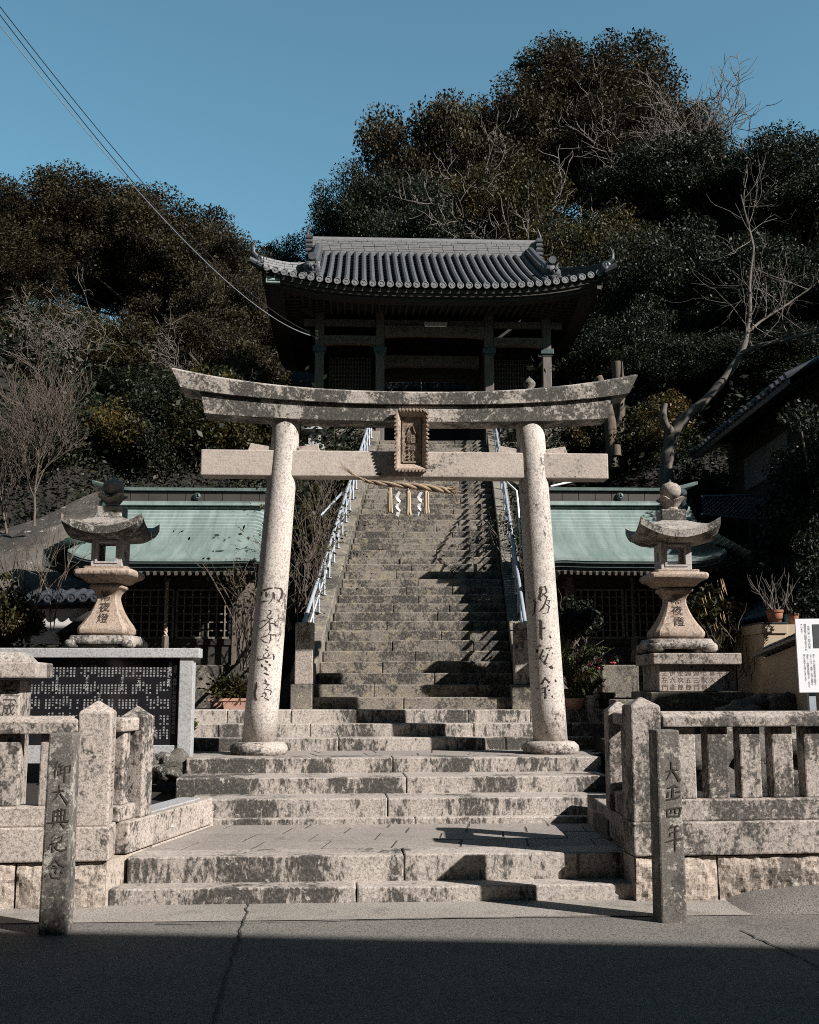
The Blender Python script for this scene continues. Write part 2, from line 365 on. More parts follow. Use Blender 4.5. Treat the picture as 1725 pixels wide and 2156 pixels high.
def dense(prof, n=4):
    """Catmull-Rom refinement of a profile"""
    out = []
    for i in range(len(prof) - 1):
        p = [prof[max(0, i - 1)], prof[i], prof[i + 1], prof[min(len(prof) - 1, i + 2)]]
        for k in range(n):
            t = k / n; out.append(tuple(.5 * (2 * p[1][a] + (p[2][a] - p[0][a]) * t + (2 * p[0][a] - 5 * p[1][a] + 4 * p[2][a] - p[3][a]) * t * t + (3 * p[1][a] - p[0][a] - 3 * p[2][a] + p[3][a]) * t ** 3) for a in (0, 1)))
    return out + [prof[-1]]
# ------------------------------------------------------------------ ground, street, landing
g = MB(); g.grid([[(x, y, 0) for y in (-60, -20, 0, 6, 9, 14, 60)] for x in (-70, -20, -4, 0, 4, 20, 70)])
tag(g.build('street', 'asphalt'), kind='structure')
AW, AS = R(6.5), R(3.8)
WL = G(222, 1912, 0); WR = G(1340, 1900, 0)
TW = frame(WL, AW); TR = frame(WR, AW)
# concrete apron in front of the steps, with a seam and an open crack
g = MB(); a = G(0, 1946, 0); b = G(1725, 1926, 0); a1 = a + (a - b) * .5; b1 = b + (b - a) * .5
g.add([(a1.x, a1.y, .005), (b1.x, b1.y, .005), (b1.x, 9, .005), (a1.x, 9, .005)], [(0, 1, 2, 3)])
m_, t_, bs_ = newmat('worn concrete'); co_ = coords(t_)
c_ = mix(t_, ramp(t_, nz(t_, co_, .9, 6), .35, .65), (.24, .215, .19), (.32, .29, .26))
c_ = mix(t_, mth(t_, 'MULTIPLY', ramp(t_, nz(t_, co_, 3, 6, .75), .52, .66), .5), c_, (.10, .09, .08))
c_ = mix(t_, mth(t_, 'MULTIPLY', ramp(t_, nz(t_, co_, 80, 3, .7), .54, .64), .7), c_, (.42, .39, .35))
c_ = mix(t_, mth(t_, 'MULTIPLY', ramp(t_, nz(t_, co_, 60, 3, .7), .40, .48, (1, 1, 1, 1), (0, 0, 0, 1)), .6), c_, (.06, .055, .05))
t_.links.new(c_, bs_.inputs['Base Color']); bs_.inputs['Roughness'].default_value = .9; bump(t_, bs_, nz(t_, co_, 110, 3, .7), .8, .01)
M['apron'] = m_
tag(g.build('pavement', 'apron'), kind='structure')
g = MB(); rg = random.Random(3)
def crackline(pts, wd, zz):
    row = []
    for p, q in zip(pts[:-1], pts[1:]):
        for i in range(10):
            c = p.lerp(q, i / 10); d = (q - p).normalized(); nrm = Vector((-d.y, d.x, 0)); c = c + nrm * rg.uniform(-.012, .012)
            h = wd * rg.uniform(.5, 1.3) / 2; row.append([Vector((c.x + nrm.x * h, c.y + nrm.y * h, zz)), Vector((c.x - nrm.x * h, c.y - nrm.y * h, zz))])
    g.grid(row)
crackline([G(525, 1903, 0), G(512, 1945, 0), G(484, 2030, 0), G(445, 2156, 0), G(425, 2300, 0)], .016, .010)
crackline([G(330, 1948, 0), G(862, 1937, 0), G(1400, 1928, 0)], .012, .010)
crackline([G(1560, 1960, 0), G(1690, 2020, 0), G(1760, 2060, 0)], .016, .006)
tag(g.build('pavement_joint', 'joint'), kind='structure')
# asphalt hump against the right wall
g = MB(); c0 = G(1700, 1905, 0); pts = []
for i in range(17):
    row = []
    for j in range(13):
        u = i / 16 * 2 - 1; v = j / 12 * 2 - 1; k = max(0, 1 - u * u) ** .6 * max(0, 1 - v * v) ** .7
        row.append((c0.x + u * .95 + .38, c0.y + .10 + v * .42 + u * .09, -.01 + .125 * k * (1 + .16 * noise.noise(Vector((u * 3, v * 3, 1))))))
    pts.append(row)
g.grid(pts); tag(g.build('asphalt_mound', 'asphalt', smooth=True), kind='structure')
# ------------------------------------------------------------------ lower steps and landing (one structure)
def course(mb, T, x0, x1, y0, y1, z0, z1, joints=(), gap=.008):
    mb.T = T; xs = [x0] + sorted(joints) + [x1]
    for i in range(len(xs) - 1):
        mb.box(xs[i] + (gap / 2 if i else 0), xs[i + 1] - (gap / 2 if i < len(xs) - 2 else 0), y0 + rg.uniform(-.006, .006), y1, z0, z1 + rg.uniform(-.003, .003))
S = MB()
def fr(Y, yaw): return frame((0, Y, 0), yaw)
course(S, fr(8.33, AS), -2.13, 1.67, 0, .40, -.05, .115, (-.38,))
course(S, fr(8.56, AS), -2.06, 1.66, 0, .36, -.05, .300, (-.04,))
course(S, fr(10.42, R(3)), -1.90, 1.80, 0, .30, .2, .352, (.05,))
course(S, fr(10.52, R(4.2)), -2.00, 1.92, 0, .62, .2, .515, (-.20,))
course(S, fr(11.00, R(4.2)), -2.22, 1.97, 0, .62, .2, .664, (-.03,))
course(S, fr(11.58, R(4.2)), -2.24, 1.98, 0, .40, .2, .810, (-.17,))
course(S, fr(12.88, R(4.0)), -3.4, 2.9, 0, .5, .5, .945, (-1.75, -.8, .55, 1.1))
course(S, fr(13.18, R(4.0)), -3.4, 2.9, 0, .5, .5, 1.095, (-2.2, -1.15, .75, 1.9))
course(S, fr(13.48, R(4.0)), -6.4, 3.4, 0, .5, .5, 1.245, (-3.3, -2.15, -1.4, .7, 1.45, 2.3))
tag(S.build('stone_steps', 'step', bevel=.012), kind='structure')
def paving(name, poly_rows, z, mat):
    """slabs between the given rows of world x,y points, with open joints"""
    mb = MB()
    for (A, B, C_, D_, n, off) in poly_rows:
        A, B, C_, D_ = map(Vector, (A, B, C_, D_))
        ts = [0] + [(i + off) / n for i in range(0, n + 1) if .02 < (i + off) / n < .98] + [1]
        for i in range(len(ts) - 1):
            q = [A.lerp(B, ts[i]), A.lerp(B, ts[i + 1]), D_.lerp(C_, ts[i + 1]), D_.lerp(C_, ts[i])]
            c = sum(q, Vector((0, 0))) / 4; q = [c + (p - c) * (1 - .012 / max(.1, (p - c).length)) for p in q]
            zz = z + rg.uniform(-.002, .003)
            mb.add([(p.x, p.y, z - .06) for p in q] + [(p.x, p.y, zz) for p in q], [(4, 5, 6, 7), (0, 1, 5, 4), (1, 2, 6, 5), (2, 3, 7, 6), (3, 0, 4, 7)])
    return mb.build(name, mat)
def pt(x, Y, yaw): return (x * math.cos(yaw), Y + x * math.sin(yaw))
def xl(Y): return -2.12 + (Y - 8.5) * .155
def xr(Y): return 1.70 + (Y - 8.5) * .03
rows = []
for (ya, yb, n, off) in ((8.93, 9.36, 7, .55), (9.36, 9.80, 7, .2), (9.80, 10.18, 7, .6), (10.18, 10.52, 5, .3)):
    rows.append((pt(xl(ya), ya, AS), pt(xr(ya), ya, AS), pt(xr(yb), yb, AS), pt(xl(yb), yb, AS), n, off))
tag(paving('landing', rows, .296, 'paving'), kind='structure')
rows = []
for (ya, yb, n, off) in ((11.99, 12.42, 8, .4), (12.42, 12.90, 7, .1)):
    rows.append((pt(-2.22, ya, R(4.2)), pt(1.98, ya, R(4.2)), pt(2.2, yb, R(4.2)), pt(-2.5, yb, R(4.2)), n, off))
tag(paving('upper_landing', rows, .806, 'paving'), kind='structure')
g = MB(); g.add([(-2.12, 8.8, .2925), (1.74, 9.0, .2925), (1.78, 10.75, .2925), (-1.8, 10.5, .2925)], [(0, 1, 2, 3)]); g.T = fr(0, 0)
tag(g.build('landing_bed', 'joint'), kind='structure')
g = MB(); g.T = fr(11.6, R(4.2)); g.box(-2.2, 1.95, .35, 1.35, .2, .802); tag(g.build('landing_fill', 'joint'), kind='structure')
# gardens either side of the landing
g = MB()
g.add([(-12, 8.2, .40), (-2.45, 8.75, .40), (-2.02, 10.6, .40), (-2.1, 11.4, .44), (-2.3, 13.6, .74), (-12, 13.6, .9)], [(0, 1, 2, 3, 4, 5)])
tag(g.build('gravel_bed', 'soil'), kind='structure')
g = MB(); g.grid([[(x, y, .08 if x < 2.02 else .62 + .35 * min(1, max(0, (y - 9.2) / 2.5)) + .05 * noise.noise(Vector((x, y, 0)))) for y in np.linspace(8.72, 13.7, 9)] for x in np.concatenate([[1.7, 2.0], np.linspace(2.12, 12, 13)])])
tag(g.build('garden_ground', 'soil'), kind='structure')
# pebbles on the left bed: nobody could count them
g = MB(); rg2 = random.Random(5)
for i in range(1500):
    y = rg2.uniform(8.9, 11.5); x = rg2.uniform(-2.9, xl(y) + .06)
    r = rg2.uniform(.012, .036); t = rg2.uniform(0, 6.3); vs = []
    for k in range(6): vs.append((x + r * 1.3 * math.cos(t + k * 1.047), y + r * math.sin(t + k * 1.047), .41))
    vs2 = [(x + (vx - x) * .62, y + (vy - y) * .62, .41 + r * .75) for vx, vy, _ in vs]
    g.add(vs + vs2, [(6, 7, 8, 9, 10, 11)] + [(k, (k + 1) % 6, (k + 1) % 6 + 6, k + 6) for k in range(6)])
tag(g.build('pebbles', 'pebble'), kind='stuff')
# ------------------------------------------------------------------ fences
def pyramid_post(mb, cx, cy, w_, z0, zs, zp):
    h = w_ / 2
    mb.add([(cx - h, cy - h, z0), (cx + h, cy - h, z0), (cx + h, cy + h, z0), (cx - h, cy + h, z0), (cx - h, cy - h, zs), (cx + h, cy - h, zs), (cx + h, cy + h, zs), (cx - h, cy + h, zs), (cx, cy, zp)],
           [(0, 3, 2, 1), (0, 1, 5, 4), (1, 2, 6, 5), (2, 3, 7, 6), (3, 0, 4, 7), (4, 5, 8), (5, 6, 8), (6, 7, 8), (7, 4, 8)])
def roughblock(mb, x0, x1, z0, z1, y0, y1, seed, amp=.022, n=10):
    """block with a hammered front"""
    rows = []
    nx = max(6, int((x1 - x0) / .02)); nzz = max(6, int((z1 - z0) / .02))
    for j in range(nzz + 1):
        row = []
        for i in range(nx + 1):
            u, v = i / nx, j / nzz; x = x0 + (x1 - x0) * u; z = z0 + (z1 - z0) * v
            e = min(u, 1 - u, v, 1 - v) * 4; d = amp * (noise.noise(Vector((x * 6 + seed, z * 6, seed * 1.7))) + .7 * noise.noise(Vector((x * 17 + z * 8, z * 15 - x * 5, seed))) + .35 * noise.noise(Vector((x * 40, z * 40, seed)))) - .03 * min(1, e)
            row.append((x, y0 + .02 + d, z))
        rows.append(row)
    mb.grid(rows); mb.box(x0, x1, y0 + .045, y1, z0, z1)
def ZY(y, Y): return P(862, y, Y).z
def fence(T, sgn, name, label, Yc, ys, mat, L, yawret, dret, pitch, n, seed):
    """ys: photo rows of top rail top/bottom, baluster bottom, rail bottom, coping bottom, rough bottom; sgn -1 = wall runs to the left"""
    zt, zb, zf, zr, zc = [ZY(y, Yc) for y in ys]
    th = thing(name, T.translation, label, 'stone fence')
    X = lambda a, b: (min(sgn * a, sgn * b), max(sgn * a, sgn * b))
    r_ = random.Random(seed)
    mb = MB(T); xs = [0.0, .62, 1.45, 2.2, L]
    for a, b in zip(xs[:-1], xs[1:]):
        x0, x1 = X(a + .006, b - .006); roughblock(mb, x0, x1, -.05, zc - .012, -.01, .30, r_.uniform(0, 50))
    mb.T = T @ Matrix.Rotation(yawret, 4, 'Z'); mb.box(*X(.012, .3), .02, dret, -.05, zc - .008)
    mb.build('base_course', 'rough', th, smooth=False)
    mb = MB(T); x0, x1 = X(-.012, L); mb.box(x0, x1, -.025, .30, zc, zr)
    mb.build('coping', mat, th, bevel=.012)
    mb = MB(T @ Matrix.Rotation(yawret, 4, 'Z')); x0, x1 = X(-.014, .28); mb.box(x0, x1, .302, dret, zc + .003, zr - .004)
    mb.build('coping', mat, th, bevel=.012)
    mb = MB(T); x0, x1 = X(.243, L); mb.box(x0, x1, .02, .24, zr, zf); mb.build('bottom_rail', mat, th, bevel=.012)
    mb = MB(T); x0, x1 = X(.243, L)
    mb.add([(x, y, z) for x in (x0, x1) for y, z in ((.0, zb), (.26, zb), (.26, zt - .035), (.20, zt), (.06, zt), (.0, zt - .035))],
           [tuple(range(6)), tuple(range(11, 5, -1))] + [(i, i + 6, (i + 1) % 6 + 6, (i + 1) % 6) for i in range(6)])
    mb.build('top_rail', mat, th, bevel=.01)
    for i in range(n):
        a = .243 + .10 + pitch * i; x0, x1 = X(a, a + .165); mb = MB(T); mb.box(x0, x1, .06, .19, zf, zb); mb.build('baluster', mat, th, bevel=.012)
    return th, zt, zb, zf, zr, zc
fl, zt, zb, zf, zr, zc = fence(TW, -1, 'stone_fence', 'pale granite fence left of the steps, running off the left edge', 8.06, (1509, 1546, 1700, 1743, 1816), 'fence', 3.4, R(-16.5), 2.1, .30, 8, 1)
mb = MB(TW); pyramid_post(mb, -.125, .13, .235, zr, ZY(1500, 8.0), ZY(1474, 8.12)); pl = mb.build('corner_post', 'fence', fl, bevel=.012)
T2 = TW @ Matrix.Rotation(R(-16.5), 4, 'Z')
mb = MB(T2); pyramid_post(mb, -.10, .66, .20, zr - .002, ZY(1510, 8.65), ZY(1485, 8.7)); mb.build('end_post', 'fence', fl, bevel=.012)
mb = MB(T2); mb.box(-.19, -.03, .25, .555, zb + .0, zt - .02); mb.build('return_rail', 'fence', fl, bevel=.02)
mb = MB(T2); mb.box(-.18, -.04, .25, .555, zr - .002, zf - .03); mb.build('return_rail', 'fence', fl, bevel=.012)
mb = MB(T2); mb.box(-.16, -.06, .34, .46, zf - .03, zb); mb.build('baluster', 'fence', fl, bevel=.012)
zt0, zb0, zf0, zr0, zc0 = zt, zb, zf, zr, zc
# low kerb carrying on along the landing
k = thing('landing_kerb', T2 @ Vector((0, .8, 0)), 'low stone kerb with a grey granite strip beside the white gravel', 'kerb')
mb = MB(T2); mb.box(-.2, -.01, .82, 2.2, .2, zr0 - .075); mb.build('kerb_stone', 'fence', k, bevel=.015)
mb = MB(T2); mb.box(-.26, -.06, .80, 1.98, zr0 - .074, zr0 + .005); mb.build('granite_strip', 'grey_granite', k, bevel=.006)
fr_, zt, zb, zf, zr, zc = fence(TR, 1, 'stone_fence', 'speckled granite fence right of the steps, running off the right edge', 8.45, (1498, 1530, 1682, 1728, 1798), 'fence_dark', 3.2, R(-7), 2.2, .252, 9, 2)
mb = MB(TR); pyramid_post(mb, .115, .115, .228, zr, ZY(1486, 8.4), ZY(1466, 8.52)); mb.build('corner_post', 'fence_dark', fr_, bevel=.012)
TR2 = TR @ Matrix.Rotation(R(-7), 4, 'Z')
mb = MB(TR2); pyramid_post(mb, .06, .88, .20, zr - .002, ZY(1494, 9.3), ZY(1474, 9.35)); mb.build('end_post', 'fence_dark', fr_, bevel=.012)
mb = MB(TR2); mb.box(-.005, .145, .23, .78, zb, zt - .02); mb.build('return_rail', 'fence_dark', fr_, bevel=.015)
mb = MB(TR2); mb.box(-.005, .145, .23, .78, zr - .002, zf); mb.build('return_rail', 'fence_dark', fr_, bevel=.012)
mb = MB(TR2); mb.box(.02, .13, .42, .56, zf, zb); mb.build('baluster', 'fence_dark', fr_, bevel=.012)
k = thing('landing_kerb', TR2 @ Vector((0, 1.2, 0)), 'low stone kerb in shade beside the right end of the landing', 'kerb')
mb = MB(TR2); mb.box(-.03, .16, 1.0, 2.1, .2, zr - .10); mb.build('kerb_stone', 'fence_dark', k, bevel=.015)
# carved names on the corner post's inner face
def face_fn(T, x):  # face at local x looking +x : u = along y (towards back), v = z
    return lambda u, v: T @ Vector((x, u, v))
mb = MB(TW @ Matrix.Translation((-.0045, .13, 0)) @ Matrix.Rotation(R(90), 4, 'Z'))
for i, ch in enumerate('小松山田吉次'):
    vs, fs = glyph(ch); z0 = zr + .78 - i * .125
    mb.add([((vx - .5) * .085, -.003, z0 + (vy - .5) * .11) for vx, vy in vs], fs)
mb.build('carved_name', 'groove_shade_grime_mid', pl)
# ------------------------------------------------------------------ marker posts
def marker(label, fl_, fr__, depth, ytop, mat, data, cy0, fcol):
    a, b = G(*fl_, 0), G(*fr__, 0); d = (b - a); wd = d.length; yaw = math.atan2(d.y, d.x); T = frame(a, yaw)
    h = ZY(ytop, a.y)
    th = thing('marker_post', (a + b) / 2, label, 'stone post')
    mb = MB(T); mb.add([(x, y, z) for z, s_ in ((-.05, .0), (h * .5, .004), (h - .01, .008)) for x, y in ((s_, s_), (wd - s_, s_), (wd - s_, depth - s_), (s_, depth - s_))],
                       [(3, 2, 1, 0), (8, 9, 10, 11)] + [(i * 4 + j, i * 4 + (j + 1) % 4, i * 4 + 4 + (j + 1) % 4, i * 4 + 4 + j) for i in range(2) for j in range(4)])
    mb.build('shaft', mat, th, bevel=.014)
    def fn(x, y):
        r = ray(x, y); o = Vector((0, 0, EYE)); n_ = T.to_3x3() @ Vector((0, -1, 0)); p0 = T @ Vector((0, -.002, 0))
        q = o + r * ((p0 - o).dot(n_) / r.dot(n_)); q2 = T.inverted() @ q; s_ = .008 * q2.z / h
        return T @ Vector((q2.x, s_ - .004, q2.z))
    strokes('carved_inscription', data, fn, 'carve', th)
    return th
def sc(data, ox, oy, k): return [[(ox + x * k, oy + y * k, w_ * k) for x, y, w_ in st] for st in data]
k1 = 1 / (1.4375 * 1.9)
L1 = [  # 御大典紀念 in the crop's pixels
 [(335, 780, 4), (318, 815, 9), (300, 830, 2)], [(330, 812, 8), (312, 845, 8)], [(318, 835, 8), (316, 878, 7)], [(352, 795, 9), (340, 812, 3)], [(338, 815, 6), (366, 808, 7)], [(352, 810, 7), (350, 858, 7)], [(350, 835, 6), (366, 830, 6)], [(335, 838, 6), (334, 862, 8), (368, 850, 4)], [(375, 812, 8), (372, 905, 9)], [(376, 815, 8), (408, 806, 9), (402, 845, 9), (388, 850, 3)],
 [(300, 962, 5), (345, 958, 12), (362, 950, 14), (372, 960, 3)], [(342, 918, 9), (340, 955, 10), (325, 990, 9), (298, 1012, 2)], [(348, 968, 6), (368, 998, 12), (390, 1030, 18), (392, 1012, 3)],
 [(312, 1068, 10), (308, 1130, 9)], [(308, 1075, 7), (378, 1062, 11), (370, 1128, 10)], [(335, 1055, 9), (332, 1128, 8)], [(356, 1052, 9), (352, 1126, 8)], [(312, 1100, 6), (370, 1094, 7)], [(270, 1140, 6), (350, 1130, 10), (398, 1128, 14)], [(318, 1142, 11), (298, 1168, 4)], [(350, 1140, 6), (372, 1166, 15)],
 [(320, 1205, 11), (296, 1225, 7), (318, 1228, 7), (290, 1262, 7)], [(285, 1262, 6), (322, 1252, 6)], [(306, 1256, 8), (300, 1310, 8)], [(286, 1275, 8), (278, 1292, 4)], [(318, 1272, 7), (322, 1288, 3)], [(330, 1225, 6), (362, 1212, 9), (352, 1245, 8)], [(330, 1248, 6), (358, 1244, 6)], [(330, 1248, 8), (325, 1290, 9), (350, 1298, 11), (382, 1290, 14), (384, 1272, 4)],
 [(318, 1345, 5), (300, 1375, 10), (262, 1398, 2)], [(318, 1350, 7), (345, 1378, 11), (376, 1390, 13)], [(305, 1382, 8), (325, 1388, 7)], [(298, 1400, 7), (335, 1395, 9), (318, 1420, 6)], [(268, 1430, 8), (260, 1450, 9)], [(290, 1425, 9), (300, 1452, 10), (345, 1456, 12), (352, 1440, 4)], [(318, 1418, 8), (328, 1430, 9)], [(350, 1412, 9), (362, 1430, 11)]]
marker('lichen flecked dark stone post carved with five characters, at the left fence', (79, 1970), (140, 1969), .20, 1541, 'marker', sc(L1, 0, 2500 / 1.9, k1), 0, 0)
k2 = 1 / (1.6017 * 1.9)
L2 = [  # 大正四年
 [(745, 700, 6), (790, 690, 12), (828, 690, 4)], [(778, 635, 6), (785, 690, 14), (752, 752, 3)], [(784, 688, 8), (806, 712, 12), (835, 762, 20), (838, 740, 3)],
 [(758, 805, 8), (800, 790, 16), (826, 800, 6)], [(792, 800, 13), (788, 870, 12)], [(808, 832, 9), (838, 826, 14)], [(762, 830, 12), (755, 868, 12)], [(748, 880, 8), (800, 872, 13), (832, 860, 14), (838, 848, 4)],
 [(752, 942, 10), (758, 990, 10)], [(752, 942, 8), (842, 930, 16), (830, 985, 14), (760, 986, 9)], [(782, 942, 8), (778, 968, 8)], [(805, 940, 8), (808, 966, 8), (822, 966, 6)],
 [(790, 1038, 10), (760, 1078, 4)], [(770, 1060, 8), (825, 1046, 14)], [(785, 1088, 8), (825, 1080, 12)], [(775, 1090, 8), (770, 1118, 8)], [(742, 1152, 6), (800, 1135, 10), (846, 1130, 14)], [(806, 1050, 9), (806, 1150, 14), (806, 1216, 4)]]
marker('dark lichen spotted stone post carved with four characters, at the right fence', (1393, 1944), (1449, 1943), .20, 1534, 'marker', sc(L2, 2200 / 1.9, 2650 / 1.9, k2), 0, 0)
# ------------------------------------------------------------------ torii
TO = Vector((-.045, 12.25, .808)); TT = frame(TO, R(3.0)); TI = TT.inverted()
tor = thing('torii_gate', TO, 'big weathered stone shrine gate with two round pillars and curved lintel over the steps', 'torii gate')
def tz(y, Y): return ZY(y, Y) - TO.z
pil = [((-1.565, 0), (-1.325, .0), .183, .152, -1), ((1.575, 0), (1.405, 0), .186, .158, 1)]
ztop = tz(884, 12.2)
pm = []
for (bx, by), (tx, ty), rb, rt, sg in pil:
    mb = MB(TT)
    n = 10; pts = []; rad = []
    for i in range(n + 1):
        u = i / n; pts.append((bx + (tx - bx) * u, by + (ty - by) * u, .12 + (ztop + .04 - .12) * u)); rad.append(rb + (rt - rb) * u)
    # rounded shoulder under the lintel
    pts += [(tx, ty, ztop + .06)]; rad += [rt * .86]
    mb.tube(pts, rad, 40)
    o = mb.build('pillar', 'torii', tor, smooth=True); pm.append(o)
    mb = MB(TT)
    prof = [(.20, -.02), (.285, 0), (.31, .045), (.30, .09), (.26, .125), (.19, .135)]
    mb.lathe(prof, 32, (bx, by, 0)); 
    mb.build('base_stone', 'torii_top', tor, smooth=True)
    # wedges
# tie beam
zn0, zn1 = tz(1004, 12.13), tz(950, 12.13)
mb = MB(TT)
for (a, b) in ((-2.255, -.012), (.012 - .01, 2.265)): mb.box(a, b, -.115, .115, zn0, zn1)
mb.build('tie_beam', 'nuki', tor, bevel=.012)
for (tx, sg) in ((-1.35, -1), (-1.35, 1), (1.42, -1), (1.42, 1)):
    mb = MB(TT); x0 = tx + sg * .135; x1 = tx + sg * .40
    mb.prism([(x0, zn1 + .001), (x1, zn1 + .001), (x1 - sg * .03, zn1 + .085), (x0, zn1 + .045)] if sg > 0 else [(x1, zn1 + .001), (x0, zn1 + .001), (x0, zn1 + .045), (x1 + .03, zn1 + .085)], -.07, .07)
    mb.build('wedge', 'nuki', tor, bevel=.006)
def curved(name, x0, x1, zb, zt, rb, rt, d, tb, tt, mat, joints=()):
    """beam whose ends sweep up: zb/zt mid heights, rb/rt end rise; tb/tt end slant of the bottom/top"""
    xs = list(np.linspace(x0, x1, 41)); cut = sorted([x0, x1] + list(joints)); mb = MB(TT)
    hw = (x1 - x0) / 2; cx = (x0 + x1) / 2
    for a, b in zip(cut[:-1], cut[1:]):
        seg = [a + (.003 if a != x0 else 0)] + [x for x in xs if a + .02 < x < b - .02] + [b - (.003 if b != x1 else 0)]
        rows = []
        for x in seg:
            u = (x - cx) / hw; k = abs(u) ** 2.4
            xb = x - math.copysign(tb * abs(u) ** 8, u); zB = zb + rb * k; zT = zt + rt * k
            rows.append([(xb, -d / 2, zB), (x, -d / 2 - .012, zT - .015), (x, -d * .3, zT + .02), (x, d * .3, zT + .02), (x, d / 2 + .012, zT - .015), (xb, d / 2, zB), (xb, -d / 2, zB)])
        mb.grid(rows)
        n = len(mb.v)
        for r in (rows[0], rows[-1]): mb.add(r[:6], [tuple(range(6))])
    return mb.build(name, mat, tor, bevel=.01)
curved('lower_lintel', -2.27, 2.31, tz(886, 12.05), tz(850, 12.03), .065, .155, .36, .05, 0, 'torii_top', (-.05,))
curved('upper_lintel', -2.585, 2.60, tz(849, 11.99), tz(821, 11.97), .16, .235, .46, .10, 0, 'torii_top', (-.05,))
# tablet
pz0, pz1 = tz(986, 11.95), tz(853, 11.8); ph = pz1 - pz0
TP = TT @ Matrix.Translation((.055, -.17, pz0)) @ Matrix.Rotation(R(9), 4, 'X')
tab = MB(TP); w2 = .165
tab.box(-w2 + .03, w2 - .03, .02, .07, .03, ph - .03); tb_ = tab.build('tablet', 'lantern_warm', tor, bevel=.006)
rim = MB(TP); W_ = .178; iw = .115
def flare(a, b, c, d): rim.add([a, b, c, d], [(0, 1, 2, 3)])
yo, yi = -.055, .018
for (p, q, r_, s_) in (((-W_, -.0), (-W_ , ph), (-iw, ph - .075), (-iw, .075)), ((W_, ph), (W_, 0), (iw, .075), (iw, ph - .075)), ((-W_, ph), (W_, ph), (iw, ph - .075), (-iw, ph - .075)), ((W_, 0), (-W_, 0), (-iw, .075), (iw, .075))):
    c = Vector((0, ph / 2)); inn = lambda v: (v[0] - math.copysign(.022, v[0]), v[1] - math.copysign(.022, v[1] - ph / 2))
    p2, q2 = inn(p), inn(q)
    rim.add([(p[0], yo, p[1]), (q[0], yo, q[1]), (q2[0], yo, q2[1]), (p2[0], yo, p2[1]), (r_[0], yi, r_[1]), (s_[0], yi, s_[1]), (p[0], .05, p[1]), (q[0], .05, q[1])],
            [(0, 1, 2, 3), (3, 2, 4, 5), (0, 6, 7, 1)])
for i in range(14):   # fluted edge
    z = .04 + (ph - .08) * i / 13
    for s_ in (-1, 1): rim.box(s_ * W_ - .013, s_ * W_ + .013, yo - .008, yo + .02, z - .010, z + .010)
for i in range(8):
    x = -W_ + .045 + (2 * W_ - .09) * i / 7
    for z in (.0, ph): rim.box(x - .010, x + .010, yo - .008, yo + .02, z - .013, z + .013)
rim.build('tablet_frame', 'lantern_warm', tor)
ins = MB(TP)
for s_ in (-1, 1): ins.box(s_ * .098 - .008, s_ * .098 + .008, .006, .02, .095, ph - .10)
ins.box(-.09, .09, .006, .02, .087, .103); ins.build('tablet_moulding', 'lantern_warm', tor)
text_part('raised_characters', [('八幡神社', 0, ph - .215)], TP @ Matrix.Translation((0, .013, 0)), .10, 'lantern_warm', tb_, .105)
# raised letters need thickness: solidify
for o in list(tb_.children):
    m = o.modifiers.new('depth', 'SOLIDIFY'); m.thickness = .016; m.offset = 0
